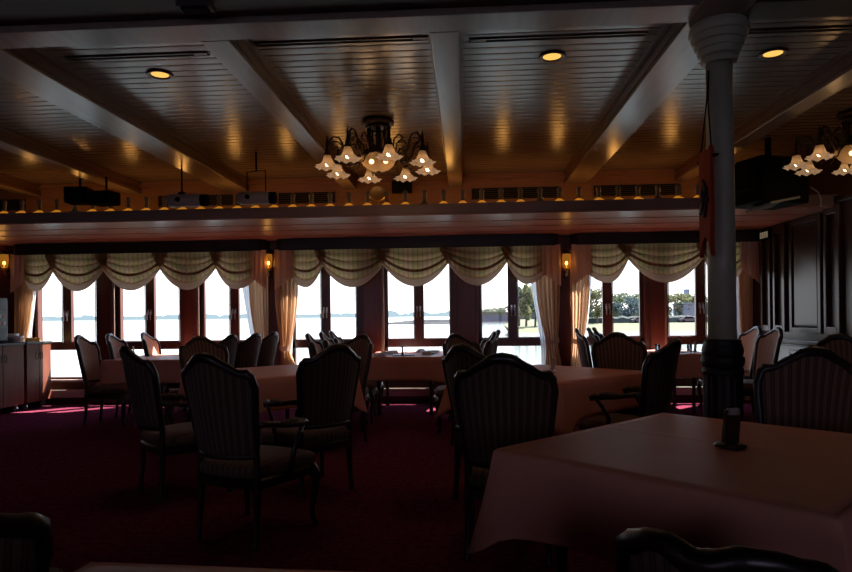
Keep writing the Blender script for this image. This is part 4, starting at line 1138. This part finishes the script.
for i,(px,d,yt,yb,wp,mt) in enumerate(TR):
    adj={'leaf_g':'green leafy','leaf_b':'dark blue-green','leaf_y':'yellow-green airy'}[mt]
    tree(px,d,yt,yb,wp,M[mt],'%s tree on the far bank, %s tree from the left through the right-hand windows'%(adj,ordn(i)))
for i,(px,yt,wp) in enumerate(((484,309,9),(492,308,10),(500,307,12),(508,306,10))):
    tree(px,360,yt,314,wp,M['leaf_y' if i%2 else 'leaf_g'],'small distant tree behind the breakwater, %s of four from the left'%ORD[i],.1)
def blk(name,label,cat,px0,px1,y0,y1,d,mat,dep=8,win=True):
    a,_=W((px0-426)/640*d,d); b,Y=W((px1-426)/640*d,d); hz=HY-.012*((px0+px1)/2-426)
    zt=EYE+(hz-y0)/640*d; zb=EYE+(hz-y1)/640*d
    t=thing(name,label,cat,((a+b)/2,Y,zb)); h=(b-a)/2
    m=MB(); m.box(-h,h,0,dep,0,zt-zb); m.build('wall',mat,t)
    m=MB(); m.box(-h-.2,h+.2,-.2,dep+.2,zt-zb,zt-zb+.25); m.build('roof',M['bldgblue'],t)
    if win:
        for k in range(3):
            xx=-h+(k+.5)*2*h/3; m=MB(); m.box(xx-h*.18,xx+h*.18,-.06,-.001,(zt-zb)*.45,(zt-zb)*.75); m.build('window',M['bldgblue'],t)
blk('shore_building','white low building among the trees in the right-hand window','building',684,698,304,319,157,M['bldg'])
blk('tower_block','pale blue tower block top above the trees in the right-hand window','building',686,690,289.5,318,420,M['bldgblue'],4)
blk('shore_building','white building at the right edge of the last window pane','building',708,722,306,318,158,M['bldg'])
m=MB(); vs=[];fs=[];n=120
hx0,hy0=W((580-426)/640*158,158)
for i in range(n+1):
    x=hx0+i*.55; h=1.5+.35*noise.noise(Vector((i*.4,1,2)))
    vs+=[(x,154+.3*noise.noise(Vector((i*.9,2,2))),ZWAT+1.8),(x,154.3,ZWAT+1.9+h*.8),(x,155,ZWAT+2+h),(x,156,ZWAT+1.9)]
for i in range(n):
    for k in range(3): a=i*4+k; fs.append((a,a+4,a+5,a+1))
m.add(vs,fs); o=m.build('hedge',M['hedge']); tag(o,'long dark clipped hedge at the back of the shore lawn','hedge')
for i,(px,lab) in enumerate(((640,'dark red car parked before the hedge in the left pane of the right-hand windows'),(688,'dark red car parked before the hedge below the white building'))):
    X,Y=W((px-426)/640*150,150)
    t=thing('car',lab,'car',(X,Y,ZWAT+1.9),0,'cars parked by the shore')
    m=MB(); m.extr([(-2.1,.3),(2.1,.3),(2.1,.8),(1.3,.9),(.8,1.4),(-.9,1.4),(-1.5,.9),(-2.1,.8)],lambda p,q,z:(p,z,q),.9,-.9); m.build('body',M['car'],t)
    m=MB(); m.extr([(-1.2,.92),(1.0,.92),(.7,1.32),(-.8,1.32)],lambda p,q,z:(p,z,q),.91,-.91); m.build('windows',M['black'],t)
    for sx_ in (-1.3,1.3):
        for sy_ in (-.85,.85):
            m=MB(); m.lathe([(.001,-.1),(.33,-.1),(.33,.1),(.001,.1)],(sx_,sy_,.33),12,'Y'); m.build('wheel',M['black'],t)
